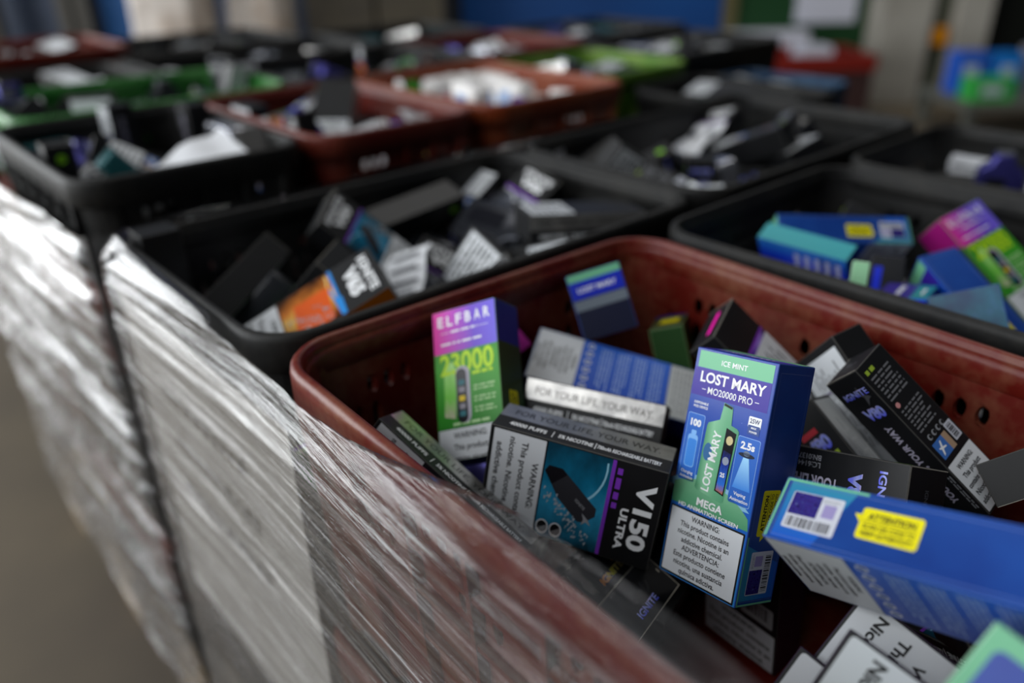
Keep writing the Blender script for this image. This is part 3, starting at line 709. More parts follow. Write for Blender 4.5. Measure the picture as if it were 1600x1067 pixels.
        ('v', (0.9, 0.4369, -0.094), (0.3738, -0.5838, 0.399, -0.6002), (0.05, 0.024, 0.102)),
        ('p', (0.6376, 0.6038, -0.0918), (0.6579, 0.3362, 0.5276, 0.4193), (0.055, 0.006, 0.085)),
        ('d', (0.7795, 0.4724, -0.0925), (0.639, -0.3028, -0.639, -0.3028), (0.045, 0.022, 0.085)),
        ('d', (0.8996, 0.5816, -0.0822), (0.1203, -0.1689, -0.5334, 0.8201), (0.045, 0.022, 0.085)),
        ('n', (0.7001, 0.5126, -0.102), (0.2323, 0.2322, -0.6679, -0.6679), (0.03, 0.026, 0.105)),
        ('d', (0.9355, 0.396, -0.0725), (0.0, -1.0, -0.0, 0.0), (0.045, 0.022, 0.085)),
        ('p', (0.6111, 0.627, -0.0604), (0.1093, 0.0, 0.994, 0.0), (0.055, 0.006, 0.085)),
        ('n', (0.7089, 0.4543, -0.0718), (0.6433, 0.5107, -0.4887, -0.2942), (0.03, 0.026, 0.105)),
        ('n', (0.9491, 0.5748, -0.1), (0.5101, -0.4897, 0.5101, 0.4897), (0.03, 0.026, 0.105)),
        ('n', (0.9498, 0.4667, -0.0807), (0.8373, 0.5467, 0.0047, -0.0072), (0.03, 0.026, 0.105)),
        ('n', (0.6149, 0.5224, -0.0824), (0.5516, -0.527, -0.2738, -0.5857), (0.03, 0.026, 0.105)),
        ('n', (0.644, 0.4157, -0.1), (0.0924, 0.7011, 0.0923, -0.701), (0.03, 0.026, 0.105)),
        ('n', (0.7539, 0.5877, -0.0896), (0.2566, -0.3982, 0.6689, -0.5729), (0.03, 0.026, 0.105)),
        ('n', (0.7513, 0.4, -0.0796), (0.3697, -0.6028, -0.6028, 0.3697), (0.03, 0.026, 0.105)),
        ('d', (0.7091, 0.5452, -0.07), (0.5751, 0.589, -0.256, 0.5067), (0.045, 0.022, 0.085)),
        ('v', (0.8048, 0.5933, -0.0803), (0.5318, -0.4343, -0.3501, 0.6372), (0.05, 0.024, 0.102)),
        ('n', (0.7731, 0.5306, -0.1), (0.0356, -0.7062, -0.0356, -0.7062), (0.03, 0.026, 0.105)),
        ('d', (0.6196, 0.4751, -0.0733), (0.513, 0.7956, 0.2409, 0.2139), (0.045, 0.022, 0.085)),
        ('n', (0.8475, 0.4, -0.0733), (0.4385, -0.5547, -0.5547, 0.4385), (0.03, 0.026, 0.105)),
        ('n', (0.8186, 0.4822, -0.0627), (0.7558, 0.6463, 0.0401, -0.0969), (0.03, 0.026, 0.105)),
        ('n', (0.7933, 0.5138, -0.0614), (0.4703, 0.4233, 0.4812, -0.6067), (0.03, 0.026, 0.105)),
        ('n', (0.59, 0.44, -0.0517), (0.6166, -0.4349, -0.3783, -0.5363), (0.03, 0.026, 0.105)),
        ('d', (0.8841, 0.6052, -0.0579), (0.5121, -0.3978, 0.2894, -0.7041), (0.045, 0.022, 0.085)),
        ('d', (0.8482, 0.5092, -0.0925), (0.5026, 0.4974, -0.5026, 0.4974), (0.045, 0.022, 0.085)),
        ('v', (0.871, 0.4994, -0.0441), (0.218, 0.0233, 0.8083, 0.5465), (0.05, 0.024, 0.102)),
        ('n', (0.6501, 0.4777, -0.0501), (0.2818, -0.2863, -0.7268, -0.5571), (0.03, 0.026, 0.105)),
        ('v', (0.8638, 0.6025, -0.0409), (0.5122, -0.3978, 0.2894, -0.704), (0.05, 0.024, 0.102)),
        ('v', (0.587, 0.5683, -0.0604), (0.5051, 0.4948, 0.4948, -0.5051), (0.05, 0.024, 0.102)),
        ('p', (0.6783, 0.4151, -0.0728), (0.8658, -0.2858, 0.4108, -0.006), (0.055, 0.006, 0.085)),
        ('v', (0.94, 0.5781, -0.0554), (0.8244, 0.566, 0.0005, -0.0008), (0.05, 0.024, 0.102)),
        ('d', (0.739, 0.4944, -0.0433), (0.2025, -0.6312, -0.4365, -0.6083), (0.045, 0.022, 0.085)),
        ('n', (0.8438, 0.5242, -0.0312), (0.5295, 0.3194, -0.4374, 0.6529), (0.03, 0.026, 0.105)),
        ('n', (0.6244, 0.4662, -0.0304), (0.2286, -0.3558, -0.5769, -0.6988), (0.03, 0.026, 0.105)),
        ('v', (0.6556, 0.6135, -0.0528), (0.0282, -0.6037, -0.0333, -0.796), (0.05, 0.024, 0.102)),
        ('d', (0.9226, 0.5052, -0.0378), (0.6962, 0.0263, -0.3011, -0.6512), (0.045, 0.022, 0.085)),
        ('n', (0.6665, 0.398, -0.0518), (0.0, -0.8383, 0.0, -0.5452), (0.03, 0.026, 0.105)),
        ('v', (0.6539, 0.5424, -0.0386), (0.0084, 0.8506, -0.2186, 0.4781), (0.05, 0.024, 0.102)),
        ('n', (0.6731, 0.5644, -0.0442), (0.8148, 0.1692, 0.5363, -0.1407), (0.03, 0.026, 0.105)),
        ('p', (0.8324, 0.6029, -0.0415), (0.2895, -0.704, -0.5122, 0.3979), (0.055, 0.006, 0.085)),
        ('d', (0.7467, 0.5593, -0.0672), (0.0895, -0.9105, 0.288, 0.283), (0.045, 0.022, 0.085)),
        ('d', (0.8988, 0.4372, -0.0449), (0.1306, 0.0958, 0.827, 0.5384), (0.045, 0.022, 0.085)),
    ],
    'c4': [
        ('n', (0.7726, 0.2245, -0.0625), (0.0, -0.5551, 0.8318, 0.0), (0.03, 0.026, 0.105)),
        ('p', (0.9669, 0.3176, -0.0725), (0.0, -0.7053, 0.7089, -0.0), (0.055, 0.006, 0.085)),
        ('n', (0.781, 0.1227, -0.1), (0.4149, 0.5726, -0.4149, 0.5726), (0.03, 0.026, 0.105)),
        ('n', (0.8117, 0.352, -0.1), (0.7071, -0.0, -0.7071, 0.0), (0.03, 0.026, 0.105)),
        ('d', (0.9354, 0.3087, -0.104), (0.7049, 0.7049, -0.0563, -0.0563), (0.045, 0.022, 0.085)),
        ('d', (0.959, 0.0825, -0.0725), (0.7071, -0.0, -0.0, 0.7071), (0.045, 0.022, 0.085)),
        ('d', (0.8142, 0.3154, -0.0917), (0.6472, -0.2848, 0.6472, -0.2848), (0.045, 0.022, 0.085)),
        ('d', (0.906, 0.3526, -0.0744), (0.0275, 0.544, 0.0178, 0.8385), (0.045, 0.022, 0.085)),
        ('d', (0.8271, 0.1077, -0.104), (0.6958, 0.6958, 0.1261, 0.1261), (0.045, 0.022, 0.085)),
        ('d', (0.8578, 0.0719, -0.0706), (0.0137, -0.7121, 0.0139, -0.7018), (0.045, 0.022, 0.085)),
        ('d', (0.776, 0.0799, -0.0427), (0.0001, -0.0183, -0.006, 0.9998), (0.045, 0.022, 0.085)),
        ('v', (0.9374, 0.2888, -0.068), (0.3798, 0.5964, -0.3798, 0.5964), (0.05, 0.024, 0.102)),
        ('v', (0.7881, 0.1806, -0.0649), (0.6825, 0.1849, -0.1849, -0.6825), (0.05, 0.024, 0.102)),
        ('d', (0.9294, 0.1799, -0.0681), (0.2918, -0.5333, 0.2811, 0.7426), (0.045, 0.022, 0.085)),
        ('d', (0.9177, 0.2751, -0.0505), (0.8416, 0.0, -0.0, -0.5401), (0.045, 0.022, 0.085)),
        ('d', (0.8037, 0.2798, -0.0721), (0.6806, -0.164, 0.47, 0.5375), (0.045, 0.022, 0.085)),
        ('d', (0.8584, 0.2451, -0.104), (0.1656, -0.1656, -0.6874, 0.6874), (0.045, 0.022, 0.085)),
        ('v', (0.9332, 0.2286, -0.064), (0.0, 0.7997, -0.6005, -0.0), (0.05, 0.024, 0.102)),
        ('p', (0.8525, 0.1479, -0.0982), (0.6398, -0.7034, 0.0722, 0.3012), (0.055, 0.006, 0.085)),
        ('d', (0.8664, 0.1669, -0.0659), (0.4002, -0.1862, -0.7032, 0.5574), (0.045, 0.022, 0.085)),
        ('v', (0.8586, 0.308, -0.0614), (0.0274, 0.0058, 0.5485, 0.8357), (0.05, 0.024, 0.102)),
        ('d', (0.8915, 0.1891, -0.0915), (0.3421, -0.443, 0.6706, -0.4869), (0.045, 0.022, 0.085)),
        ('d', (0.9116, 0.1297, -0.0951), (0.2742, -0.506, 0.5115, -0.6381), (0.045, 0.022, 0.085)),
        ('n', (0.8608, 0.2413, -0.08), (0.4868, -0.4868, 0.5129, -0.5129), (0.03, 0.026, 0.105)),
        ('n', (0.8575, 0.2266, -0.054), (0.6169, 0.617, -0.3455, -0.3455), (0.03, 0.026, 0.105)),
        ('d', (0.7631, 0.2898, -0.0697), (0.6468, -0.285, -0.2846, -0.6477), (0.045, 0.022, 0.085)),
    ],
    'b2': [
        ('n', (0.219, 0.7913, -0.06), (0.7039, -0.0674, -0.7039, -0.0674), (0.03, 0.026, 0.105)),
        ('n', (0.2991, 0.9608, -0.06), (0.1608, -0.6886, 0.1608, 0.6886), (0.03, 0.026, 0.105)),
        ('v', (0.3423, 0.8613, -0.0384), (0.6883, -0.6978, 0.1411, 0.1392), (0.05, 0.024, 0.102)),
        ('v', (0.2876, 0.9026, -0.063), (0.5209, 0.5209, 0.4782, 0.4782), (0.05, 0.024, 0.102)),
        ('d', (0.3051, 0.7893, -0.0464), (0.5016, -0.2802, -0.4859, 0.6586), (0.045, 0.022, 0.085)),
        ('n', (0.178, 0.9433, -0.06), (0.5, 0.5, 0.5, -0.5), (0.03, 0.026, 0.105)),
        ('d', (0.2198, 0.991, -0.064), (0.7067, 0.7067, -0.0228, -0.0228), (0.045, 0.022, 0.085)),
        ('v', (0.1919, 0.8113, -0.0199), (0.4598, 0.5226, 0.3802, -0.6091), (0.05, 0.024, 0.102)),
        ('n', (0.355, 0.7944, -0.0199), (0.0, -0.0, -0.4384, -0.8988), (0.03, 0.026, 0.105)),
        ('d', (0.359, 0.8904, -0.0057), (0.5034, 0.4966, 0.4966, -0.5034), (0.045, 0.022, 0.085)),
        ('n', (0.1789, 0.8667, -0.0225), (0.7277, -0.0, 0.0, 0.6859), (0.03, 0.026, 0.105)),
        ('n', (0.3566, 0.9772, -0.0225), (0.0, 0.6978, 0.7163, 0.0), (0.03, 0.026, 0.105)),
        ('d', (0.2085, 1.038, -0.0233), (0.0159, 0.6899, 0.0152, 0.7235), (0.045, 0.022, 0.085)),
        ('n', (0.2604, 0.8486, -0.0179), (0.004, -0.7505, 0.4277, -0.5038), (0.03, 0.026, 0.105)),
        ('v', (0.2367, 0.8804, -0.0379), (0.7961, -0.4576, -0.3547, 0.176), (0.05, 0.024, 0.102)),
        ('n', (0.2872, 1.0353, -0.0225), (0.0, -0.0587, 0.9983, -0.0), (0.03, 0.026, 0.105)),
        ('n', (0.2481, 0.7627, -0.0191), (0.5083, 0.4437, 0.3458, 0.6521), (0.03, 0.026, 0.105)),
        ('d', (0.176, 0.9459, -0.0174), (0.53, -0.4681, 0.4681, 0.53), (0.045, 0.022, 0.085)),
        ('n', (0.3156, 1.0107, -0.0453), (0.3474, -0.3667, -0.4765, 0.7196), (0.03, 0.026, 0.105)),
        ('d', (0.2281, 0.8137, -0.0061), (0.157, -0.5876, 0.7323, -0.3061), (0.045, 0.022, 0.085)),
        ('d', (0.2325, 0.9652, -0.025), (0.8366, -0.485, 0.0725, 0.244), (0.045, 0.022, 0.085)),
        ('d', (0.3066, 0.9428, -0.034), (0.4522, 0.4523, -0.5436, -0.5436), (0.045, 0.022, 0.085)),
        ('p', (0.2749, 0.774, 0.0123), (0.6432, -0.3358, 0.4564, -0.515), (0.055, 0.006, 0.085)),
        ('v', (0.2656, 0.9038, -0.0124), (0.5832, 0.2538, -0.4632, -0.6172), (0.05, 0.024, 0.102)),
        ('p', (0.224, 1.0019, -0.0432), (0.3258, 0.2642, 0.7053, 0.5715), (0.055, 0.006, 0.085)),
    ],
    'r2': [
        ('d', (0.499, 0.9751, -0.064), (0.1819, 0.1819, 0.6833, 0.6833), (0.045, 0.022, 0.085)),
        ('p', (0.4559, 0.7967, -0.045), (0.1461, 0.1461, 0.6918, 0.6919), (0.055, 0.006, 0.085)),
        ('e', (0.4684, 0.8645, -0.0615), (0.1458, 0.1458, 0.6919, 0.6919), (0.048, 0.027, 0.115)),
        ('e', (0.5325, 0.7585, -0.051), (0.7071, 0.0, -0.7071, -0.0), (0.048, 0.027, 0.115)),
        ('v', (0.578, 0.8864, -0.05), (0.5, 0.5, 0.5, -0.5), (0.05, 0.024, 0.102)),
        ('n', (0.5583, 0.9935, -0.06), (0.4898, 0.51, -0.4898, 0.51), (0.03, 0.026, 0.105)),
        ('e', (0.5233, 0.8293, -0.038), (0.8435, 0.5314, -0.0418, -0.0663), (0.048, 0.027, 0.115)),
        ('d', (0.5437, 0.8519, -0.0217), (0.0637, 0.0972, -0.5445, 0.8306), (0.045, 0.022, 0.085)),
        ('n', (0.575, 0.9961, -0.032), (0.7071, 0.7071, 0.0, -0.0), (0.03, 0.026, 0.105)),
        ('e', (0.4224, 0.8288, -0.0348), (0.1561, 0.1287, 0.6229, -0.7557), (0.048, 0.027, 0.115)),
        ('n', (0.4707, 0.831, -0.0283), (0.7462, 0.663, -0.0239, -0.0553), (0.03, 0.026, 0.105)),
        ('d', (0.5202, 0.9375, -0.0443), (0.6159, 0.7048, 0.2831, 0.2091), (0.045, 0.022, 0.085)),
        ('v', (0.407, 0.9312, -0.024), (0.0, 0.7071, -0.7071, -0.0), (0.05, 0.024, 0.102)),
        ('v', (0.407, 0.8401, 0.002), (0.5456, 0.4498, 0.4498, -0.5456), (0.05, 0.024, 0.102)),
        ('p', (0.447, 0.9291, -0.0549), (0.1768, 0.3078, 0.6366, -0.6847), (0.055, 0.006, 0.085)),
        ('d', (0.444, 1.0339, -0.0525), (0.7061, -0.0385, -0.7061, -0.0385), (0.045, 0.022, 0.085)),
        ('p', (0.563, 0.789, -0.0031), (0.5833, 0.7959, 0.1309, -0.096), (0.055, 0.006, 0.085)),
        ('n', (0.5279, 1.005, -0.0076), (0.2407, -0.62, -0.2703, -0.6962), (0.03, 0.026, 0.105)),
        ('e', (0.4434, 0.9162, -0.0125), (0.3797, 0.2885, -0.5317, 0.6999), (0.048, 0.027, 0.115)),
        ('d', (0.4394, 1.0003, -0.0525), (0.0314, 0.7064, 0.0314, -0.7064), (0.045, 0.022, 0.085)),
        ('d', (0.4383, 1.0, -0.019), (0.5091, 0.5091, 0.4907, 0.4907), (0.045, 0.022, 0.085)),
        ('p', (0.4632, 0.7673, -0.0062), (0.2733, 0.6662, -0.2791, -0.6353), (0.055, 0.006, 0.085)),
        ('v', (0.5145, 0.9246, -0.0054), (0.3552, 0.161, 0.3802, 0.8387), (0.05, 0.024, 0.102)),
    ],
    'o2': [
        ('e', (0.6335, 0.8703, -0.051), (0.5, -0.5, 0.5, 0.5), (0.048, 0.027, 0.115)),
        ('e', (0.6601, 0.8085, -0.051), (0.5332, -0.4644, 0.5332, 0.4644), (0.048, 0.027, 0.115)),
        ('p', (0.7685, 0.9455, -0.068), (0.5973, -0.6542, 0.3335, -0.3226), (0.055, 0.006, 0.085)),
        ('p', (0.6992, 0.9929, -0.072), (0.314, 0.314, 0.6336, 0.6336), (0.055, 0.006, 0.085)),
        ('w', (0.845, 0.7923, -0.045), (0.5, 0.5, -0.5, 0.5), (0.06, 0.03, 0.08)),
        ('w', (0.8371, 0.8987, -0.045), (0.4744, -0.5243, -0.4744, -0.5243), (0.06, 0.03, 0.08)),
        ('e', (0.736, 0.8269, -0.0555), (0.6374, 0.6374, -0.3062, -0.3062), (0.048, 0.027, 0.115)),
        ('w', (0.6528, 0.819, 0.003), (0.4258, -0.5645, -0.4258, -0.5645), (0.06, 0.03, 0.08)),
        ('w', (0.8299, 1.0264, -0.035), (0.0025, 0.0, -0.0, -1.0), (0.06, 0.03, 0.08)),
        ('p', (0.7472, 0.8756, -0.072), (0.2407, -0.2407, -0.6649, 0.6649), (0.055, 0.006, 0.085)),
        ('w', (0.7081, 0.9184, -0.0513), (0.7365, -0.6706, -0.0613, -0.064), (0.06, 0.03, 0.08)),
        ('p', (0.716, 1.001, -0.066), (0.2913, 0.2913, -0.6443, -0.6443), (0.055, 0.006, 0.085)),
        ('e', (0.7232, 0.7585, -0.0277), (0.0002, -0.5241, 0.0001, 0.8517), (0.048, 0.027, 0.115)),
        ('w', (0.815, 0.8014, -0.035), (0.7071, -0.0, -0.0, 0.7071), (0.06, 0.03, 0.08)),
        ('e', (0.6335, 0.9638, -0.0172), (0.3805, -0.596, -0.596, -0.3805), (0.048, 0.027, 0.115)),
        ('p', (0.6545, 0.9922, -0.0629), (0.684, -0.7043, -0.0625, -0.1791), (0.055, 0.006, 0.085)),
        ('w', (0.7699, 1.0317, -0.035), (0.0, -1.0, -0.0025, -0.0), (0.06, 0.03, 0.08)),
        ('w', (0.7988, 0.906, -0.0257), (0.4137, -0.4337, 0.6731, 0.4332), (0.06, 0.03, 0.08)),
        ('w', (0.6945, 0.9994, -0.0218), (0.4082, -0.8205, 0.3854, -0.1079), (0.06, 0.03, 0.08)),
        ('p', (0.7858, 0.7814, -0.0475), (0.2994, -0.6406, 0.2994, 0.6406), (0.055, 0.006, 0.085)),
        ('w', (0.8413, 0.9807, -0.035), (0.0, -0.7287, 0.6848, -0.0), (0.06, 0.03, 0.08)),
        ('w', (0.6965, 0.8898, -0.0255), (0.4497, -0.3087, 0.5865, -0.5988), (0.06, 0.03, 0.08)),
    ],
    'g2': [
        ('n', (0.4345, 1.1449, -0.057), (0.0695, -0.0695, -0.7037, 0.7037), (0.03, 0.026, 0.105)),
        ('d', (0.4324, 1.2885, -0.0275), (0.0123, -0.0, 0.0, -0.9999), (0.045, 0.022, 0.085)),
        ('d', (0.4826, 1.2504, -0.059), (0.4209, -0.4209, -0.5682, 0.5682), (0.045, 0.022, 0.085)),
        ('v', (0.2842, 1.1121, -0.019), (0.2345, 0.0, -0.0, 0.9721), (0.05, 0.024, 0.102)),
        ('p', (0.3557, 1.2201, -0.067), (0.0656, -0.0656, -0.7041, 0.7041), (0.055, 0.006, 0.085)),
        ('d', (0.4018, 1.1787, -0.0475), (0.4067, 0.5784, 0.4067, -0.5784), (0.045, 0.022, 0.085)),
        ('n', (0.3133, 1.1264, -0.055), (0.6855, -0.1733, -0.6855, -0.1733), (0.03, 0.026, 0.105)),
        ('n', (0.4989, 1.2073, -0.0164), (0.13, 0.6951, -0.695, -0.13), (0.03, 0.026, 0.105)),
        ('p', (0.224, 1.2577, -0.0276), (0.0859, 0.0069, -0.08, -0.9931), (0.055, 0.006, 0.085)),
        ('p', (0.3573, 1.2041, -0.061), (0.6687, 0.6687, -0.23, -0.23), (0.055, 0.006, 0.085)),
        ('p', (0.2389, 1.2795, -0.0301), (0.2138, 0.9769, -0.0, 0.0), (0.055, 0.006, 0.085)),
        ('d', (0.2901, 1.2529, -0.0475), (0.6991, 0.1063, -0.6991, 0.1063), (0.045, 0.022, 0.085)),
        ('n', (0.3043, 1.188, -0.0394), (0.5642, -0.5239, -0.5899, -0.2433), (0.03, 0.026, 0.105)),
        ('n', (0.3555, 1.2818, -0.0209), (0.6444, 0.3555, -0.4823, -0.475), (0.03, 0.026, 0.105)),
        ('p', (0.4477, 1.2438, -0.0321), (0.4283, -0.3117, -0.4991, 0.6858), (0.055, 0.006, 0.085)),
        ('v', (0.2332, 1.1361, -0.045), (0.2883, -0.6458, -0.288, -0.6457), (0.05, 0.024, 0.102)),
        ('n', (0.5122, 1.1435, -0.055), (0.5228, 0.4761, -0.5228, 0.4761), (0.03, 0.026, 0.105)),
        ('p', (0.193, 1.2539, -0.0425), (0.5, 0.5, -0.5, 0.5), (0.055, 0.006, 0.085)),
        ('v', (0.2459, 1.2039, -0.0226), (0.4284, 0.5461, -0.696, -0.1841), (0.05, 0.024, 0.102)),
        ('d', (0.2133, 1.2566, 0.0262), (0.0058, 0.0064, 0.6712, -0.7412), (0.045, 0.022, 0.085)),
        ('n', (0.4652, 1.1969, -0.0229), (0.7697, -0.5971, 0.1715, 0.1471), (0.03, 0.026, 0.105)),
        ('d', (0.4241, 1.1125, -0.033), (0.5, 0.5, 0.5, 0.5), (0.045, 0.022, 0.085)),
        ('v', (0.2221, 1.2016, -0.0082), (0.22, -0.2357, 0.7871, 0.5258), (0.05, 0.024, 0.102)),
        ('v', (0.3648, 1.1724, -0.033), (0.5873, -0.3938, 0.5873, 0.3938), (0.05, 0.024, 0.102)),
        ('p', (0.3794, 1.2566, -0.0342), (0.8765, 0.3616, -0.231, -0.2185), (0.055, 0.006, 0.085)),
        ('d', (0.519, 1.2662, -0.0055), (0.0, 0.7067, -0.7075, -0.0), (0.045, 0.022, 0.085)),
    ],
    'k2': [
        ('v', (0.6281, 1.1741, -0.058), (0.1719, -0.1719, 0.6859, -0.6859), (0.05, 0.024, 0.102)),
        ('d', (0.7003, 1.141, -0.059), (0.6832, -0.6832, 0.1823, -0.1823), (0.045, 0.022, 0.085)),
        ('p', (0.8466, 1.1525, -0.067), (0.3508, -0.3508, 0.614, -0.614), (0.055, 0.006, 0.085)),
        ('n', (0.8799, 1.2275, -0.057), (0.0348, 0.0348, 0.7063, 0.7063), (0.03, 0.026, 0.105)),
        ('v', (0.7492, 1.2884, -0.058), (0.0736, -0.0736, -0.7033, 0.7033), (0.05, 0.024, 0.102)),
        ('d', (0.6208, 1.2799, -0.059), (0.682, 0.682, 0.1869, 0.1869), (0.045, 0.022, 0.085)),
        ('p', (0.6946, 1.2992, -0.051), (0.5482, 0.3898, 0.4754, 0.567), (0.055, 0.006, 0.085)),
        ('v', (0.7986, 1.1174, -0.019), (0.8027, -0.0, 0.0, 0.5963), (0.05, 0.024, 0.102)),
        ('n', (0.7608, 1.1985, -0.057), (0.4199, 0.4199, -0.5689, -0.5689), (0.03, 0.026, 0.105)),
        ('p', (0.5747, 1.2387, -0.0283), (0.0992, -0.7001, 0.7001, -0.0992), (0.055, 0.006, 0.085)),
        ('n', (0.8497, 1.1323, -0.049), (0.6733, 0.2161, 0.6733, -0.2161), (0.03, 0.026, 0.105)),
        ('v', (0.6125, 1.2895, -0.023), (0.7071, 0.0055, -0.7071, 0.0055), (0.05, 0.024, 0.102)),
        ('d', (0.6215, 1.1014, -0.0475), (0.7071, 0.0036, -0.7071, 0.0036), (0.045, 0.022, 0.085)),
        ('v', (0.8405, 1.2314, -0.0399), (0.2586, 0.45, -0.6703, -0.5303), (0.05, 0.024, 0.102)),
        ('d', (0.6207, 1.1993, -0.013), (0.6962, 0.6962, 0.1239, 0.1239), (0.045, 0.022, 0.085)),
        ('n', (0.8419, 1.1713, -0.0366), (0.2102, 0.7545, -0.2094, 0.5855), (0.03, 0.026, 0.105)),
        ('p', (0.5875, 1.357, -0.0275), (0.0, -0.0, 0.0, 1.0), (0.055, 0.006, 0.085)),
        ('v', (0.8451, 1.2363, -0.0131), (0.6327, -0.7154, -0.2888, 0.0665), (0.05, 0.024, 0.102)),
        ('d', (0.8298, 1.3298, -0.059), (0.5061, 0.5061, -0.4938, -0.4938), (0.045, 0.022, 0.085)),
        ('n', (0.6908, 1.2109, -0.0375), (0.5551, -0.7306, -0.3675, 0.1516), (0.03, 0.026, 0.105)),
        ('v', (0.7871, 1.2768, -0.019), (0.5896, 0.0, -0.0, -0.8077), (0.05, 0.024, 0.102)),
        ('d', (0.7393, 1.3137, -0.0178), (0.6626, -0.418, -0.3316, 0.5256), (0.045, 0.022, 0.085)),
        ('d', (0.6215, 1.1842, -0.035), (0.6831, -0.6831, -0.1826, 0.1826), (0.045, 0.022, 0.085)),
        ('n', (0.6678, 1.3395, -0.0436), (0.5238, -0.4164, 0.4462, -0.5943), (0.03, 0.026, 0.105)),
        ('p', (0.6913, 1.3107, -0.067), (0.1223, -0.1223, -0.6965, 0.6965), (0.055, 0.006, 0.085)),
        ('v', (0.7238, 1.108, -0.027), (0.8176, 0.0629, -0.5671, -0.0776), (0.05, 0.024, 0.102)),
        ('d', (0.5711, 1.1647, -0.0475), (0.4996, 0.5004, -0.4996, 0.5004), (0.045, 0.022, 0.085)),
    ],
}
# ------------------------------------------------------------------ crates
def loop_pts(x0, x1, y0, y1, r, n=6, seg=0.02):
    """rounded rectangle, counter-clockwise; returns points, outward normals"""
    pts, nrm = [], []
    for cx, cy, a0, nxt in ((x1 - r, y0 + r, -90, (x1, y1 - r)), (x1 - r, y1 - r, 0, (x0 + r, y1)), (x0 + r, y1 - r, 90, (x0, y0 + r)), (x0 + r, y0 + r, 180, (x1 - r, y0))):
        for i in range(n + 1):
            t = R(a0 + 90 * i / n); pts.append((cx + r * math.cos(t), cy + r * math.sin(t))); nrm.append((math.cos(t), math.sin(t)))
    return pts, nrm

def plastic(name, base, dust, rough=0.45, amt=0.55):
    if name in MATS: return MATS[name]
    m, nt, b = nmat(name)
    tc = N(nt, 'ShaderNodeTexCoord')
    n1 = N(nt, 'ShaderNodeTexNoise', Scale=14.0, Detail=6.0, Roughness=0.65)
    n2 = N(nt, 'ShaderNodeTexNoise', Scale=160.0, Detail=3.0)
    nt.links.new(tc.outputs['Object'], n1.inputs['Vector']); nt.links.new(tc.outputs['Object'], n2.inputs['Vector'])
    mx = N(nt, 'ShaderNodeMath', operation='MULTIPLY_ADD')
    nt.links.new(n2.outputs[0], mx.inputs[0]); mx.inputs[1].default_value = 0.35; nt.links.new(n1.outputs[0], mx.inputs[2])
    r = ramp(nt, [(0.60, base), (0.60 + 0.26, dust)])
    nt.links.new(mx.outputs[0], r.inputs[0])
    nt.links.new(r.outputs[0], b.inputs['Base Color'])
    b.inputs['Roughness'].default_value = rough
    b.inputs['Specular IOR Level'].default_value = 0.35
    bp = N(nt, 'ShaderNodeBump', Strength=0.25, Distance=0.001)
    nt.links.new(n2.outputs[0], bp.inputs['Height']); nt.links.new(bp.outputs[0], b.inputs['Normal'])
    MATS[name] = m
    return m

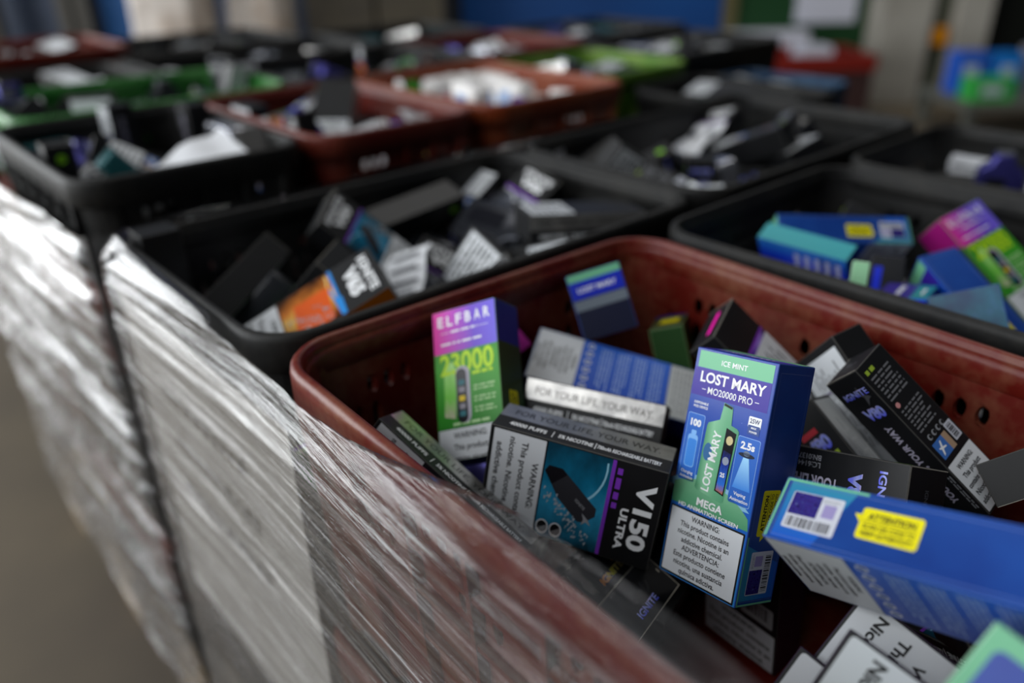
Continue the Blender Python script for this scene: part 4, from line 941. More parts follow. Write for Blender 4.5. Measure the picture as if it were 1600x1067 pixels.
def crate_meshes(key, w, l, depth, m, holes=True, tall=True):
    """wall shell with oval vent holes, floor, and the thick rolled rim; centred, rim top at z = 0"""
    r = 0.036; lip = 0.0035; taper = 0.06; th = 0.003
    def ring(z, extra):     # wall mid-surface at height z
        o = lip + extra + taper * (-z)
        return loop_pts(-w / 2 + o, w / 2 - o, -l / 2 + o, l / 2 - o, max(r - o, 0.008))
    # --- wall: strips along the four straight sides (with holes) and the corners
    mb = MB(); mb.smooth = False
    zs = [-0.004, -0.030, -0.046, -0.075, -0.105, -depth + 0.012, -depth]
    zs = [z for i, z in enumerate(zs) if z >= -depth + 0.012 or i >= 5]
    def side_pt(si, t, z, off=0.0):
        o = lip + 0.001 + taper * (-z) + off; rr = 0.030
        x0, x1, y0, y1 = -w / 2 + o, w / 2 - o, -l / 2 + o, l / 2 - o
        if si == 0: return (x0 + rr + t * (x1 - x0 - 2 * rr), y0, z)
        if si == 1: return (x1, y0 + rr + t * (y1 - y0 - 2 * rr), z)
        if si == 2: return (x1 - rr - t * (x1 - x0 - 2 * rr), y1, z)
        return (x0, y1 - rr - t * (y1 - y0 - 2 * rr), z)
    for si in range(4):
        L = (w if si % 2 == 0 else l) - 0.07
        # columns: groups of three ovals near both ends, slots between
        nb = max(6, int(L / 0.012)); cols = [i / nb for i in range(nb + 1)]
        for ci in range(nb):
            for zi in range(len(zs) - 1):
                t0, t1, z1, z0 = cols[ci], cols[ci + 1], zs[zi], zs[zi + 1]
                hole = holes and ((zi == 1 and ci % 7 in (1, 2, 3)) or (tall and zi in (2,) and ci % 7 in (3, 4, 5)))
                q = [(t0, z0), (t1, z0), (t1, z1), (t0, z1)]
                if not hole:
                    mb.faces([side_pt(si, *p) for p in q], [(0, 1, 2, 3)], m)
                    mb.faces([side_pt(si, *p, th) for p in q], [(3, 2, 1, 0)], m)
                else:
                    n = 12; ct, cz = (t0 + t1) / 2, (z0 + z1) / 2; ru, rv = (t1 - t0) * .30, (z1 - z0) * .40
                    ov = [(ct + ru * math.cos(R(225 + 360 * k / n)), cz + rv * math.sin(R(225 + 360 * k / n))) for k in range(n)]
                    fs = []
                    for c in range(4):
                        for k in range(3):
                            fs.append((c, 4 + (c * 3 + k + 1) % n, 4 + (c * 3 + k) % n))
                        fs.append((c, (c + 1) % 4, 4 + ((c + 1) * 3) % n))
                    mb.faces([side_pt(si, *p) for p in q + ov], fs, m)
                    mb.faces([side_pt(si, *p, th) for p in q + ov], [f[::-1] for f in fs], m)
                    mb.faces([side_pt(si, *p) for p in ov] + [side_pt(si, *p, th) for p in ov], [(k, (k + 1) % n, n + (k + 1) % n, n + k) for k in range(n)], m)
        # rounded corner at the end of this side
        for zi in range(len(zs) - 1):
            for k in range(6):
                def cp(kk, z, off=0.0):
                    o = lip + 0.001 + taper * (-z) + off; rr = 0.030
                    x0, x1, y0, y1 = -w / 2 + o, w / 2 - o, -l / 2 + o, l / 2 - o
                    cx, cy, a0 = ((x1 - rr, y0 + rr, -90), (x1 - rr, y1 - rr, 0), (x0 + rr, y1 - rr, 90), (x0 + rr, y0 + rr, 180))[si]
                    a = R(a0 + 90 * kk / 6); return (cx + rr * math.cos(a), cy + rr * math.sin(a), z)
                mb.faces([cp(k, zs[zi + 1]), cp(k + 1, zs[zi + 1]), cp(k + 1, zs[zi]), cp(k, zs[zi])], [(0, 1, 2, 3)], m)
                mb.faces([cp(k, zs[zi], th), cp(k + 1, zs[zi], th), cp(k + 1, zs[zi + 1], th), cp(k, zs[zi + 1], th)], [(0, 1, 2, 3)], m)
    o = lip + 0.001 + taper * depth
    fp, _ = loop_pts(-w / 2 + o, w / 2 - o, -l / 2 + o, l / 2 - o, 0.030)
    mb.faces([(x, y, -depth) for x, y in fp], [tuple(range(len(fp)))], m)
    me = mb.mesh('crate_wall')
    # --- rim: lofted profile (offset inwards, z)
    prof = [(0.0016, -0.026), (0.0, -0.025), (0.0, -0.005), (0.0006, -0.0022), (0.0022, -0.0006), (0.0040, 0.0), (0.0056, -0.0003), (0.0066, -0.0016), (0.0070, -0.0048), (0.0080, -0.0060), (0.0090, -0.0068), (0.0094, -0.0095), (0.0094, -0.020), (0.0078, -0.022), (0.0062, -0.010), (0.0036, -0.0045), (0.0020, -0.006), (0.0016, -0.026)]
    rb = MB(); rb.smooth = True
    rings = []
    for off, z in prof:
        p, _ = loop_pts(-w / 2 + off, w / 2 - off, -l / 2 + off, l / 2 - off, r - off, 8)
        rings.append([(x, y, z) for x, y in p])
    n = len(rings[0])
    vv = [p for rg in rings for p in rg]
    fs = [(i * n + j, i * n + (j + 1) % n, (i + 1) * n + (j + 1) % n, (i + 1) * n + j) for i in range(len(rings) - 1) for j in range(n)]
    rb.faces(vv, fs, m)
    rim = rb.mesh('rim')
    # --- outer ribs: uprights and two belts
    ob = MB()
    for si in range(4):
        L = (w if si % 2 == 0 else l) - 0.07; k = max(4, int(L / 0.042))
        for i in range(k + 1):
            t = i / k; dt = 0.0016 / L
            z1, z0 = -0.024, -depth + 0.002
            a = [side_pt(si, t - dt, z1, -.0005), side_pt(si, t + dt, z1, -.0005), side_pt(si, t + dt, z1, -.0055), side_pt(si, t - dt, z1, -.0055)]
            b = [side_pt(si, t - dt, z0, -.0005), side_pt(si, t + dt, z0, -.0005), side_pt(si, t + dt, z0, -.0055), side_pt(si, t - dt, z0, -.0055)]
            ob.faces(a + b, [(0, 3, 2, 1), (4, 5, 6, 7), (0, 1, 5, 4), (1, 2, 6, 5), (2, 3, 7, 6), (3, 0, 4, 7)], m)
        for z in (-0.047, -0.076, -0.108):
            if z < -depth + 0.02: continue
            a = [side_pt(si, 0, z, -.0004), side_pt(si, 1, z, -.0004), side_pt(si, 1, z, -.0048), side_pt(si, 0, z, -.0048)]
            b = [(x, y, zz - .003) for x, y, zz in a]
            ob.faces(a + b, [(0, 1, 2, 3), (7, 6, 5, 4), (0, 4, 5, 1), (1, 5, 6, 2), (2, 6, 7, 3), (3, 7, 4, 0)], m)
    return me, rim, ob.mesh('ribs')

CRM = {}
def crate(x0, x1, y0, y1, z, m, label, depth=0.185, group=None, holes=True, turn=0.0):
    k = (round(x1 - x0, 3), round(y1 - y0, 3), depth, m.name, holes)
    if k not in CRM: CRM[k] = crate_meshes(k, x1 - x0, y1 - y0, depth, m, holes)
    wall, rim, ribs = CRM[k]
    o = link('plastic_crate', wall)
    o.location = ((x0 + x1) / 2, (y0 + y1) / 2, z)
    if turn:        # turned about the middle of its back edge
        l = (y1 - y0) / 2
        o.location = ((x0 + x1) / 2 + math.sin(turn) * l, y1 - math.cos(turn) * l, z); o.rotation_euler.z = turn
    tag(o, label, 'crate', group)
    link('rim', rim, o); link('ribs', ribs, o)
    return o

red = plastic('red_crate_plastic', '5c130b', '70402e', 0.42)
blk = plastic('black_crate_plastic', '08090a', '1e1d1a', 0.6)
grn = plastic('green_crate_plastic', '1e6420', '4a8646', 0.45)
org = plastic('orange_crate_plastic', '742c0c', '84492e', 0.45)
rd2 = plastic('bright_red_crate_plastic', '5a150c', '6c3224', 0.45)
blu = plastic('blue_crate_plastic', '1c3c5c', '3a5a78', 0.5)
ygr = plastic('olive_green_crate_plastic', '4d7a1e', '86a04a', 0.45)

# front pallet, three crates high
TURN = R(-2.0)
crate(.152, .450, -.03, .374, 0, red, 'dusty red crate full of blue, black and green vape boxes, nearest the camera', turn=TURN)
crate(.152, .553, .383, .638, 0, blk, 'long black crate behind the front red crate, white sheet hung on its outer side')
crate(.463, .735, -.03, .367, 0, blk, 'black crate beside the front red crate, holding bright blue vape boxes')
crate(.563, .980, .383, .638, 0, blk, 'black crate in the far corner of the front pallet, white papers on its heap')
crate(.745, .980, -.03, .367, 0, blk, 'black crate at the far side of the front pallet, beyond the crate of blue boxes')
G1 = 'crates stacked underneath on the front pallet'
for lv in (1, 2):
    z = -0.191 * lv
    for x0, x1, y0, y1, m, t in ((.152, .450, -.03, .374, red, 'red'), (.152, .553, .383, .638, blk, 'black')):
        crate(x0, x1, y0, y1, z, m, '%s crate behind the film, %s below the top %s one' % (t, ('one level', 'two levels')[lv - 1], t), turn=TURN if t == 'red' else 0.0)
    for x0, x1, y0, y1 in ((.463, .735, -.03, .367), (.563, .980, .383, .638), (.745, .980, -.03, .367)):
        crate(x0, x1, y0, y1, z, blk, 'black crate hidden in the lower tiers of the front pallet', group=G1)
# second pallet
crate(.155, .378, .735, 1.06, .02, blk, 'black crate at the aisle corner of the second pallet, silver scraps in it', .1)
crate(.388, .603, .735, 1.06, .02, rd2, 'red crate of the second pallet, white papers heaped inside', .1)
crate(.613, .868, .735, 1.06, .02, org, 'orange crate of the second pallet, heaped with white packs', .1)
crate(.185, .540, 1.075, 1.32, .02, grn, 'green crate behind the black corner crate of the second pallet', .1)
crate(.550, .910, 1.075, 1.37, .02, blk, 'black crate behind the red and orange crates of the second pallet', .1)
G2 = 'crates stacked underneath on the second pallet'
for lv, zz in ((1, -.0805), (2, -.181), (3, -.2815), (4, -.382), (5, -.4825)):
    for i, (x0, x1, y0, y1) in enumerate(((.155, .378, .735, 1.06), (.388, .603, .735, 1.06), (.613, .868, .735, 1.06), (.185, .540, 1.075, 1.32), (.550, .910, 1.075, 1.37))):
        crate(x0, x1, y0, y1, zz, (blk, rd2, blk)[(lv + i) % 3], '%s crate in the wrapped lower tiers of the second pallet' % ('black', 'red', 'black')[(lv + i) % 3], .1, G2)

# ------------------------------------------------------------------ pallets
wood = NZ('weathered_pallet_wood', [(0.3, '6a5a44'), (0.7, '9a8768')], 9, 0.75, 5, 0, 0.2, (1, 6, 6))
def pallet(x0, x1, y0, y1, ztop, label):
    e = empty('wooden_pallet', ((x0 + x1) / 2, (y0 + y1) / 2, -0.70)); tag(e, label, 'pallet')
    w, l = x1 - x0, y1 - y0; h = ztop + 0.70
    n = max(5, int(w / 0.14))
    def part(name, a):
        m = MB(); m.box(*a, wood); m.build(name, e)
    for i in range(n):
        c = -w / 2 + (i + .5) * w / n; b = w / n * .42
        part('deck_board', (c - b, c + b, -l / 2, l / 2, h - .018, h))
    for y in (-l / 2 + .05, 0, l / 2 - .05):
        part('stringer_board', (-w / 2, w / 2, y - .045, y + .045, h - .036, h - .018))
        for x in (-w / 2 + .05, 0, w / 2 - .05): part('block', (x - .05, x + .05, y - .045, y + .045, .016, h - .036))
        part('bottom_board', (-w / 2, w / 2, y - .045, y + .045, 0, .016))
pallet(.15, .99, -.06, .645, -.569, 'wooden pallet under the film-wrapped front stack')
pallet(.15, .92, .735, 1.38, -.584, 'wooden pallet under the second wrapped stack along the aisle')

# ------------------------------------------------------------------ stretch film, sheet of paper, dark corner strip
def film_mat():
    m = bpy.data.materials.new('clear_stretch_film'); m.use_nodes = True
    nt = m.node_tree; nt.nodes.clear()
    out = N(nt, 'ShaderNodeOutputMaterial')
    tc = N(nt, 'ShaderNodeTexCoord')
    mp = N(nt, 'ShaderNodeMapping'); mp.inputs['Rotation'].default_value = (R(5), 0, 0); mp.inputs['Scale'].default_value = (60.0, 2.2, 210.0)
    nt.links.new(tc.outputs['Object'], mp.inputs[0])
    st = N(nt, 'ShaderNodeTexNoise', Scale=1.0, Detail=5.0, Roughness=0.6)
    nt.links.new(mp.outputs[0], st.inputs['Vector'])
    bp = N(nt, 'ShaderNodeBump', Strength=0.55, Distance=0.004)
    nt.links.new(st.outputs[0], bp.inputs['Height'])
    tr = N(nt, 'ShaderNodeBsdfTransparent'); tr.inputs[0].default_value = (0.93, 0.93, 0.94, 1)
    gl = N(nt, 'ShaderNodeBsdfGlossy'); gl.inputs['Color'].default_value = (1, 1, 1, 1); gl.inputs['Roughness'].default_value = 0.04
    nt.links.new(bp.outputs[0], gl.inputs['Normal'])
    fr = N(nt, 'ShaderNodeFresnel', IOR=1.38)
    nt.links.new(bp.outputs[0], fr.inputs['Normal'])
    ma = N(nt, 'ShaderNodeMath', operation='MULTIPLY_ADD'); ma.inputs[1].default_value = 1.4; ma.inputs[2].default_value = 0.0
    ma.use_clamp = True
    nt.links.new(fr.outputs[0], ma.inputs[0])
    # sheen and haze scaled by height: weaker over the lip, stronger round the sides
    sz = N(nt, 'ShaderNodeSeparateXYZ'); nt.links.new(tc.outputs['Object'], sz.inputs[0])
    lay = N(nt, 'ShaderNodeMapRange'); nt.links.new(sz.outputs[2], lay.inputs[0])
    for i, v in ((1, -0.014), (2, 0.004), (3, 1.65), (4, 1.0)): lay.inputs[i].default_value = v
    nt.links.new(lay.outputs[0], ma.inputs[1])
    m1 = N(nt, 'ShaderNodeMixShader')
    nt.links.new(ma.outputs[0], m1.inputs[0]); nt.links.new(tr.outputs[0], m1.inputs[1]); nt.links.new(gl.outputs[0], m1.inputs[2])
    # milky creases of gathered film
    df = N(nt, 'ShaderNodeBsdfDiffuse'); df.inputs['Color'].default_value = (0.8, 0.8, 0.82, 1)
    rp = ramp(nt, [(0.40, 0.008), (0.60, 0.03), (0.75, 0.20)])
    nt.links.new(st.outputs[0], rp.inputs[0])
    m2 = N(nt, 'ShaderNodeMixShader')
    hz = N(nt, 'ShaderNodeMath', operation='MULTIPLY'); nt.links.new(rp.outputs[0], hz.inputs[0]); nt.links.new(lay.outputs[0], hz.inputs[1])
    nt.links.new(hz.outputs[0], m2.inputs[0]); nt.links.new(m1.outputs[0], m2.inputs[1]); nt.links.new(df.outputs[0], m2.inputs[2])
    nt.links.new(m2.outputs[0], out.inputs[0])
    return m
FILM = film_mat()
def film(name, path, ztops, zbot, label, ds=0.006, dz=0.0016, amp=0.0022, seed=0, lean=0.0, edge=None):
    """path: plan polyline, outward to the left of travel; creases run along the path"""
    pts = []
    for (a, b) in zip(path, path[1:]):
        n = max(1, int((Vector(b) - Vector(a)).length / ds))
        for i in range(n): pts.append(Vector(a).lerp(Vector(b), i / n))
    pts.append(Vector(path[-1]))
    s = 0; V = []; F = []
    nz = int((ztops - zbot) / dz)
    for i, p in enumerate(pts):
        t = (pts[min(i + 1, len(pts) - 1)] - pts[max(i - 1, 0)]).normalized(); nn = Vector((-t.y, t.x))
        if i: s += (p - pts[i - 1]).length
        for j in range(nz + 1):
            z = (ztops + edge(p) if edge else ztops) - j * dz - (0.0025 * (1 + math.sin(s * 23)) if j == 0 else 0)
            q = noise.noise(Vector((s * 2.2, z * 90 + s * 5.0, seed))) + .6 * noise.noise(Vector((s * 4.0, z * 210 + s * 12.0, seed + 9))) + .5 * noise.noise(Vector((s * 1.2, z * 30 - s * 3.0, seed + 3)))
            k = max(0.0, 1 - j * dz / 0.045)
            off = 0.0012 + amp * (1 + 0.9 * k) * (q + 0.35) + lean * (1 - k * k) - (max(0.0, z + .002) * 1.05 if edge else 0)
            V.append((p.x + nn.x * off, p.y + nn.y * off, z))
    w = nz + 1
    for i in range(len(pts) - 1):
        for j in range(nz): F.append((i * w + j, (i + 1) * w + j, (i + 1) * w + j + 1, i * w + j + 1))
    me = bpy.data.meshes.new(name); me.from_pydata(V, [], F); me.materials.append(FILM)
    me.polygons.foreach_set('use_smooth', [True] * len(F)); me.update()
    o = link(name, me); tag(o, label, 'plastic film')
    return o
film('stretch_film', [(.1305, -.10), (.1485, .372), (.1495, .40), (.1495, .63), (.151, .638), (.158, .645), (.98, .645)], .014, -.62, 'clear stretch film wrapped tightly round the front stack of crates', lean=0.011, amp=0.0019,
     edge=lambda p: -.021 * min(1, max(0, (p.y - .17) / .16)) if p.y < .40 else -.021 + .010 * min(1, (p.y - .40) / .05))
film('stretch_film', [(.98, .722), (.16, .722), (.152, .725), (.1485, .733), (.1485, 1.42)], -.02, -.64, 'crumpled silver-looking stretch film round the second stack along the aisle', .009, .004, .006, 5)
sheet_m = NZ('grubby_white_sheet', [(0.3, 'b9b6af'), (0.7, 'd2cfc8')], 12, 0.6)
sh = MB()
NY, NZs = 16, 14
gv = []
for i in range(NY + 1):
    for j in range(NZs + 1):
        y = .357 + .275 * i / NY; z = -.040 - .30 * j / NZs
        gv.append((.1470 + .0011 * noise.noise(Vector((y * 14, z * 14, 2))), y, z))
sh.smooth = True
sh.faces(gv, [(i * (NZs + 1) + j, i * (NZs + 1) + j + 1, (i + 1) * (NZs + 1) + j + 1, (i + 1) * (NZs + 1) + j) for i in range(NY) for j in range(NZs)], sheet_m)
so = sh.build('paper_sheet'); tag(so, 'large white paper sheet with faint print, under the film on the black crate', 'paper sheet')
pm = MB(); rng = random.Random(8); fp = P('faint_print', '8c8a86', .6)
for k, z in enumerate((-.105, -.15, -.195)):
    y = .575
    while y > .43:
        w = rng.uniform(.006, .014); hgt = rng.uniform(.008, .013)
        pm.poly([(.1452, y, z - hgt / 2), (.1452, y - w, z - hgt / 2), (.1452, y - w, z + hgt / 2), (.1452, y - w * .3, z + hgt / 2)], fp); y -= w + .006
pm.build('faint_lettering', so)
dark_strip = MB(); dark_strip.smooth = True  # strip added for the dark line at the stack corner, not a strap
sv = []
for i in range(41):
    z = .004 - .60 * i / 40
    for dx, dy in ((-.0016, -.005), (-.0022, 0), (-.0016, .005), (.0004, .005), (.0004, -.005)): sv.append((.1362 + dx, .640 + dy + .002 * math.sin(z * 11), z))
dark_strip.faces(sv, [(i * 5 + k, i * 5 + (k + 1) % 5, (i + 1) * 5 + (k + 1) % 5, (i + 1) * 5 + k) for i in range(40) for k in range(5)], P('dark_strip_black', '0c0c0e', .4))
tag(dark_strip.build('dark_corner_strip'), 'added dark upright strip at the corner between the two wrapped stacks', 'dark strip')

# ------------------------------------------------------------------ the boxes one can tell apart
def carton(key, kind, label, fn, body=None, anchor=None, group='vape boxes in the front red crate', edge=None, name='vape_box'):
    t, q, d = MAIN[key]
    o = bevel_box(name, d, body or black(), 0.0005, edge or edged())
    o.location = t; o.rotation_mode = 'QUATERNION'; o.rotation_quaternion = q
    tag(o, label, 'box', group)
    a = Art(NOM[kind], d, anchor)
    fn(a); a.finish(o)
    return o
pale = P('pale_blue_edge', '3a5fae', 0.45)
carton('hero', 'LM', 'tall blue box standing upright, mint band on top and pictured mint device', art_lm, navy(), edge=P('hero_edge', '2a4a9a', .4))
carton('blue', 'LM', 'long blue box lying across the lower right corner, yellow and white stickers on top', art_lm, blue(), edge=pale)
carton('elf', 'EB', 'upright green box with magenta and violet head, at the back of the red crate', art_eb, P('elf_body', '25451f', .4), 'top', edge=P('elf_edge', '6a8a5a', .5))
carton('vA', 'V15', 'silver-edged black box with teal picture, beside the tall upright blue box', lambda a: art_v15(a))
carton('vB', 'V15', 'silver-edged black box lying just behind the one with the teal picture', lambda a: art_v15(a, 'teal'))
carton('vG', 'V15', 'dull silver-edged box wedged along the wrapped wall of the red crate', lambda a: art_v15(a, 'grey'))
carton('lying', 'LM', 'box lying with bright blue printed back up, white panels at both ends', lambda a: art_lm(a, detail=False), blue(), edge=P('lying_edge', '8fa0b4', .5))
carton('stand', 'V15', 'small dark blue box with mint-edged top, at the back corner of the red crate', lambda a: (a.rect('printed_artwork', 'F', .6, 90, 49.4, 101.4, mint(), 1), a.rect('printed_artwork', 'F', .6, 63, 49.4, 90, P('flap_blue', '1a2cb4', .3), 1), a.rect('printed_artwork', 'F', .6, 45, 49.4, 61, P('dusty_grey_band', '6c7680', .45), 1), a.rect('printed_artwork', 'F', .6, .6, 49.4, 45, P('deep_navy_print', '0c1230', .4), 1), a.text('F', 'LOST MARY', 25, 76, 7, white(), w=36, bold=1.5)), navy(), edge=pale)
carton('egreen', 'EB', 'dark green box with yellow sticker, below the back wall of the red crate', lambda a: (a.rect('printed_artwork', 'R', .4, .4, 26.6, 88, NZ('dark_olive_card', [(.3, '26341a'), (.7, '3c4a22')], 30, .4), 1), a.rect('printed_artwork', 'R', .4, 100, 26.6, 114.6, P('elf_side_blue', '1a2a86', .34), 1), a.rrect('attention_sticker', 'R', 6, 76, 22, 96, 1.0, yel(), 2), a.rect('printed_artwork', 'F', .4, .4, 47.6, 114.6, NZ('mid_green_card', [(.3, '1f5a2c'), (.7, '3a7a40')], 30, .4), 1)), P('elf_body', '25451f', .4), 'top', edge=P('elf_edge', '6a8a5a', .5))
carton('v7', 'V15', 'black box with magenta mark and long white label, behind the tall blue box', lambda a: (art_v15(a, 'violet', None, True, False, True, False), a.rect('warning_label', 'F', .8, 2, 49.2, 68, paper(), 4), a.small('F', 6, 8, 44, 64, 9, greyink(), True, 5, 5, .5, 'warning_label'), a.rect('printed_artwork', 'T', 10, 8, 40, 12, P('magenta_mark', 'e01ca0', .35), 2)))
carton('v8', 'V80', 'slim black box leaning on the right wall of the red crate, holographic lettering', art_v80)
carton('w9', 'V15', 'black box showing a white label, half hidden behind the slim black leaning one', lambda a: (art_v15(a, 'violet', None, False, False, False, False), a.rect('warning_label', 'F', 3, 3, 47, 96, paper(), 2), a.small('F', 10, 30, 40, 90, 8, greyink(), True, 6, 3, .4, 'warning_label')))
carton('k10', 'V15', 'black box with white side and rainbow mark, right of the tall upright blue one', lambda a: (a.rect('warning_label', 'R', 1.5, 1, 22.5, 100, P('grey_label', 'a9acae', .45), 2), a.small('R', 5, 5, 19, 90, 4, greyink(), True, 6, 3, .3, 'warning_label'), a.text('F', 'V80', 36, 78, 8, holo(), w=16, bold=3), a.small('F', 30, 84, 46, 88, 1, P('red_print', 'b4303c', .4), False, 2, 3, .9), a.small('F', 30, 68, 46, 71, 1, P('lime_small', '9ab43a', .4), False, 7, 3, .9)))
carton('v11', 'V80', 'slim black box lying upside down above the long blue one, violet lettering', lambda a: art_v80(a, True))
carton('i1', 'V15', 'black box standing on end against the film, gold holographic logo on its lid', lambda a: art_v15(a, 'grey', top=holoy()))
carton('i2', 'V15', 'black box standing on end against the film, violet holographic logo on its lid', lambda a: art_v15(a, 'grey', top=holo()))
carton('n19', 'V15', 'upright black box with white label and dark purple side, under the tall blue one', lambda a: (warning(a, 'F', .6, 1, 49.4, 34, ['WARNING:', 'This product contains', 'nicotine. Nicotine is an', 'addictive chemical.'], 3.6, .5, 1.6), a.rrect('code_sticker', 'F', 26, 38, 47, 54, 1.5, P('grey_label', 'a9acae', .45), 2), a.bars('code_sticker', 'F', 28, 42, 44, 52, ink()), a.rect('printed_artwork', 'R', .4, .4, 23.6, 101.6, NZ('dark_purple_card', [(.3, '1c0c26'), (.7, '2c1438')], 30, .4), 1)))
pur = P('purple_card_edge', '3c1a4e', .4)
for k, lb in (('n22', 'white-labelled box with purple edges leaning on the long blue one, rearmost of three'), ('n23', 'white-labelled box with purple edges at the lower frame edge, nearest of three'), ('n24', 'white-labelled box with purple edges, leftmost of three')):
    carton(k, 'WL', lb, art_wide, edge=P('purple_black_edge', '2c1a34', .4))
carton('g24', 'LM', 'mint-bordered box with blue picture in the bottom right corner, close to the camera', lambda a: (art_lm(a), a.rect('printed_artwork', 'F', .4, .4, 48.1, 114.6, mint(), 4), a.rrect('printed_artwork', 'F', 4, 4, 44, 108, 3, G('starry_blue_picture', 'v', [(0, '2f7cc0'), (1, '0f3490')]), 5), a.rrect('printed_artwork', 'F', 14, 80, 36, 102, 5, P('globe_blue', '34679a', .35), 6), a.rect('printed_artwork', 'L', .4, .4, 27.1, 114.6, mint(), 3)), P('mint_card', '5ea27c', .4), edge=P('mint_edge', '9cc4a8', .5))
carton('m21', 'V15', 'dark upright box in the gap under the long blue one, violet holographic lettering', lambda a: (a.text('F', 'IGNITE', 20, 93, 5.2, holo(), w=30, bold=1.2), a.text('F', 'V80', 18, 80, 9, holo(), w=20, bold=3), a.poly('lettering', 'F', [(34, 100), (37, 94), (40, 92), (36, 91), (33, 88), (34, 94), (30, 97)], P('faint_emblem_grey', '4a4b50', .35), 2)), anchor='top')
carton('m13', 'WL', 'plain black box end with pale cut edge, poking in at the right frame edge', lambda a: a.rect('end_flap', 'F', .3, .2, 99.7, .9, edgew(), 1))
carton('m3', 'EB', 'magenta box corner showing between the upright green box and the level one', lambda a: (a.rect('printed_artwork', 'F', .4, .4, 47.6, 114.6, P('magenta_ink', 'a82a8c', .35), 1), a.small('F', 6, 70, 40, 105, 2, white(), False, 3, 2, .4)), P('magenta_card', '9a2478', .4), edge=P('magenta_edge', 'a84a90', .5))
RG = 'vape boxes in the black crate of blue boxes'
carton('elfR', 'EB', 'green box with magenta and violet head, propped on blue boxes at the right', art_eb, P('elf_body', '25451f', .4), group=RG, edge=P('elf_edge', '6a8a5a', .5))
carton('blR', 'LM', 'blue box with yellow sticker near its foot, sliding down under the propped green one', lambda a: art_lm(a, detail=False), blue(), group=RG, edge=pale)
carton('blT', 'LM', 'blue box lying level with yellow sticker, topmost at the back of the crate', lambda a: (art_lm(a, detail=False), ), blue(), group=RG, edge=pale)
carton('blS', 'LM', 'bright blue box with a row of white marks, left of the heap', lambda a: (art_lm(a, detail=False, stickers=False), a.rect('printed_artwork', 'R', .4, .4, 27, 114.6, P('teal_ink', '1f8a92', .35), 3), a.rect('printed_artwork', 'F', .5, .5, 48, 114, G('cobalt_picture', 'u', [(0, '1a2ae8'), (.5, '1c3ee0'), (1, '2a7cd0')], .3), 3), [a.rect('lettering', 'F', 14, 8 + i * 13, 38, 14.5 + i * 13, P('lilac_ink', 'b4b8e4', .4), 4) for i in range(5)]), blue(), group=RG, edge=pale)
carton('teal', 'LM', 'small violet and teal banded box with bright blue end, against the near crate wall', lambda a: (a.rect('printed_artwork', 'T', .5, .5, 48, 27, P('cobalt_end', '1a36e0', .35), 1), a.rrect('printed_artwork', 'T', 8, 2, 40, 20, 2, P('cobalt_end_light', '1c4cf0', .35), 2), a.rect('printed_artwork', 'F', .4, .4, 16, 114, P('teal_ink', '1f8a92', .35), 1), a.rect('printed_artwork', 'F', 16, .4, 48, 114, violet(), 1), a.small('F', 26, 20, 34, 95, 1, white(), True, 3, 2, .6), a.small('F', 5, 30, 11, 80, 1, white(), True, 3, 2, .5), a.rect('printed_artwork', 'L', .4, 60, 27, 114, P('teal_ink', '1f8a92', .35), 1), a.rect('printed_artwork', 'L', .4, .4, 27, 60, violet(), 1)), blue(), group=RG, edge=P('teal_edge', '4a86c8', .4))
carton('k1', 'LM', 'pale green stick with violet side beside the row of white marks', lambda a: a.rect('printed_artwork', 'L', .3, .3, 27, 114, P('violet', '5a4a8a', .3), 1), P('pale_green_plastic', '8fc49a', .25), group=RG, edge=P('pale_green_edge', 'b4dcb8', .3), name='vape_device')
carton('k2', 'LM', 'black device with a bright blue stripe, left of the violet and teal banded box', lambda a: a.rect('light_stripe', 'F', 6, 14, 18, 92, P('stripe_blue', '1430d8', .25), 1), P('device_shell_17181c', '17181c', .25), group=RG, edge=P('device_edge_dark', '2c2e36', .3), name='vape_device')
carton('tb', 'LM', 'teal and blue box under the foot of the sliding blue one', lambda a: (a.rect('printed_artwork', 'F', .5, .5, 48, 114.5, NZ('teal_blue_picture', [(.3, '0a2a58'), (.6, '125a74'), (.75, '3a6498')], 60, .3), 1)), P('dark_teal_card', '145a66', .4), group=RG, edge=pale)
C2G = 'vape boxes heaped in the long black crate'
carton('v65', 'V15', 'black box with white lettering and orange picture, just behind the red crate', lambda a: (art_v15(a, 'orange', 'V65', True, False, False, True, None, P('sky_blue_stripe', '2f8ad8', .35)), a.rect('printed_artwork', 'R', .4, .4, 23.6, 101.6, P('orange_side', 'a85c14', .4), 1), a.poly('picture', 'F', [(18, 69.5), (30, 70.5), (32, 74.5), (49.2, 74), (49.2, 70.5), (30, 69), (22, 68)], P('sky_blue_stripe', '2f8ad8', .35), 4)), group=C2G)
carton('ign', 'V15', 'grey-sided black box with white lettering standing out of the heap', lambda a: (art_v15(a, 'teal', 'V50', True, False, False, True), a.rect('printed_artwork', 'R', .4, .4, 23.6, 101.6, P('grey_side', '55534e', .45), 1)), group=C2G)

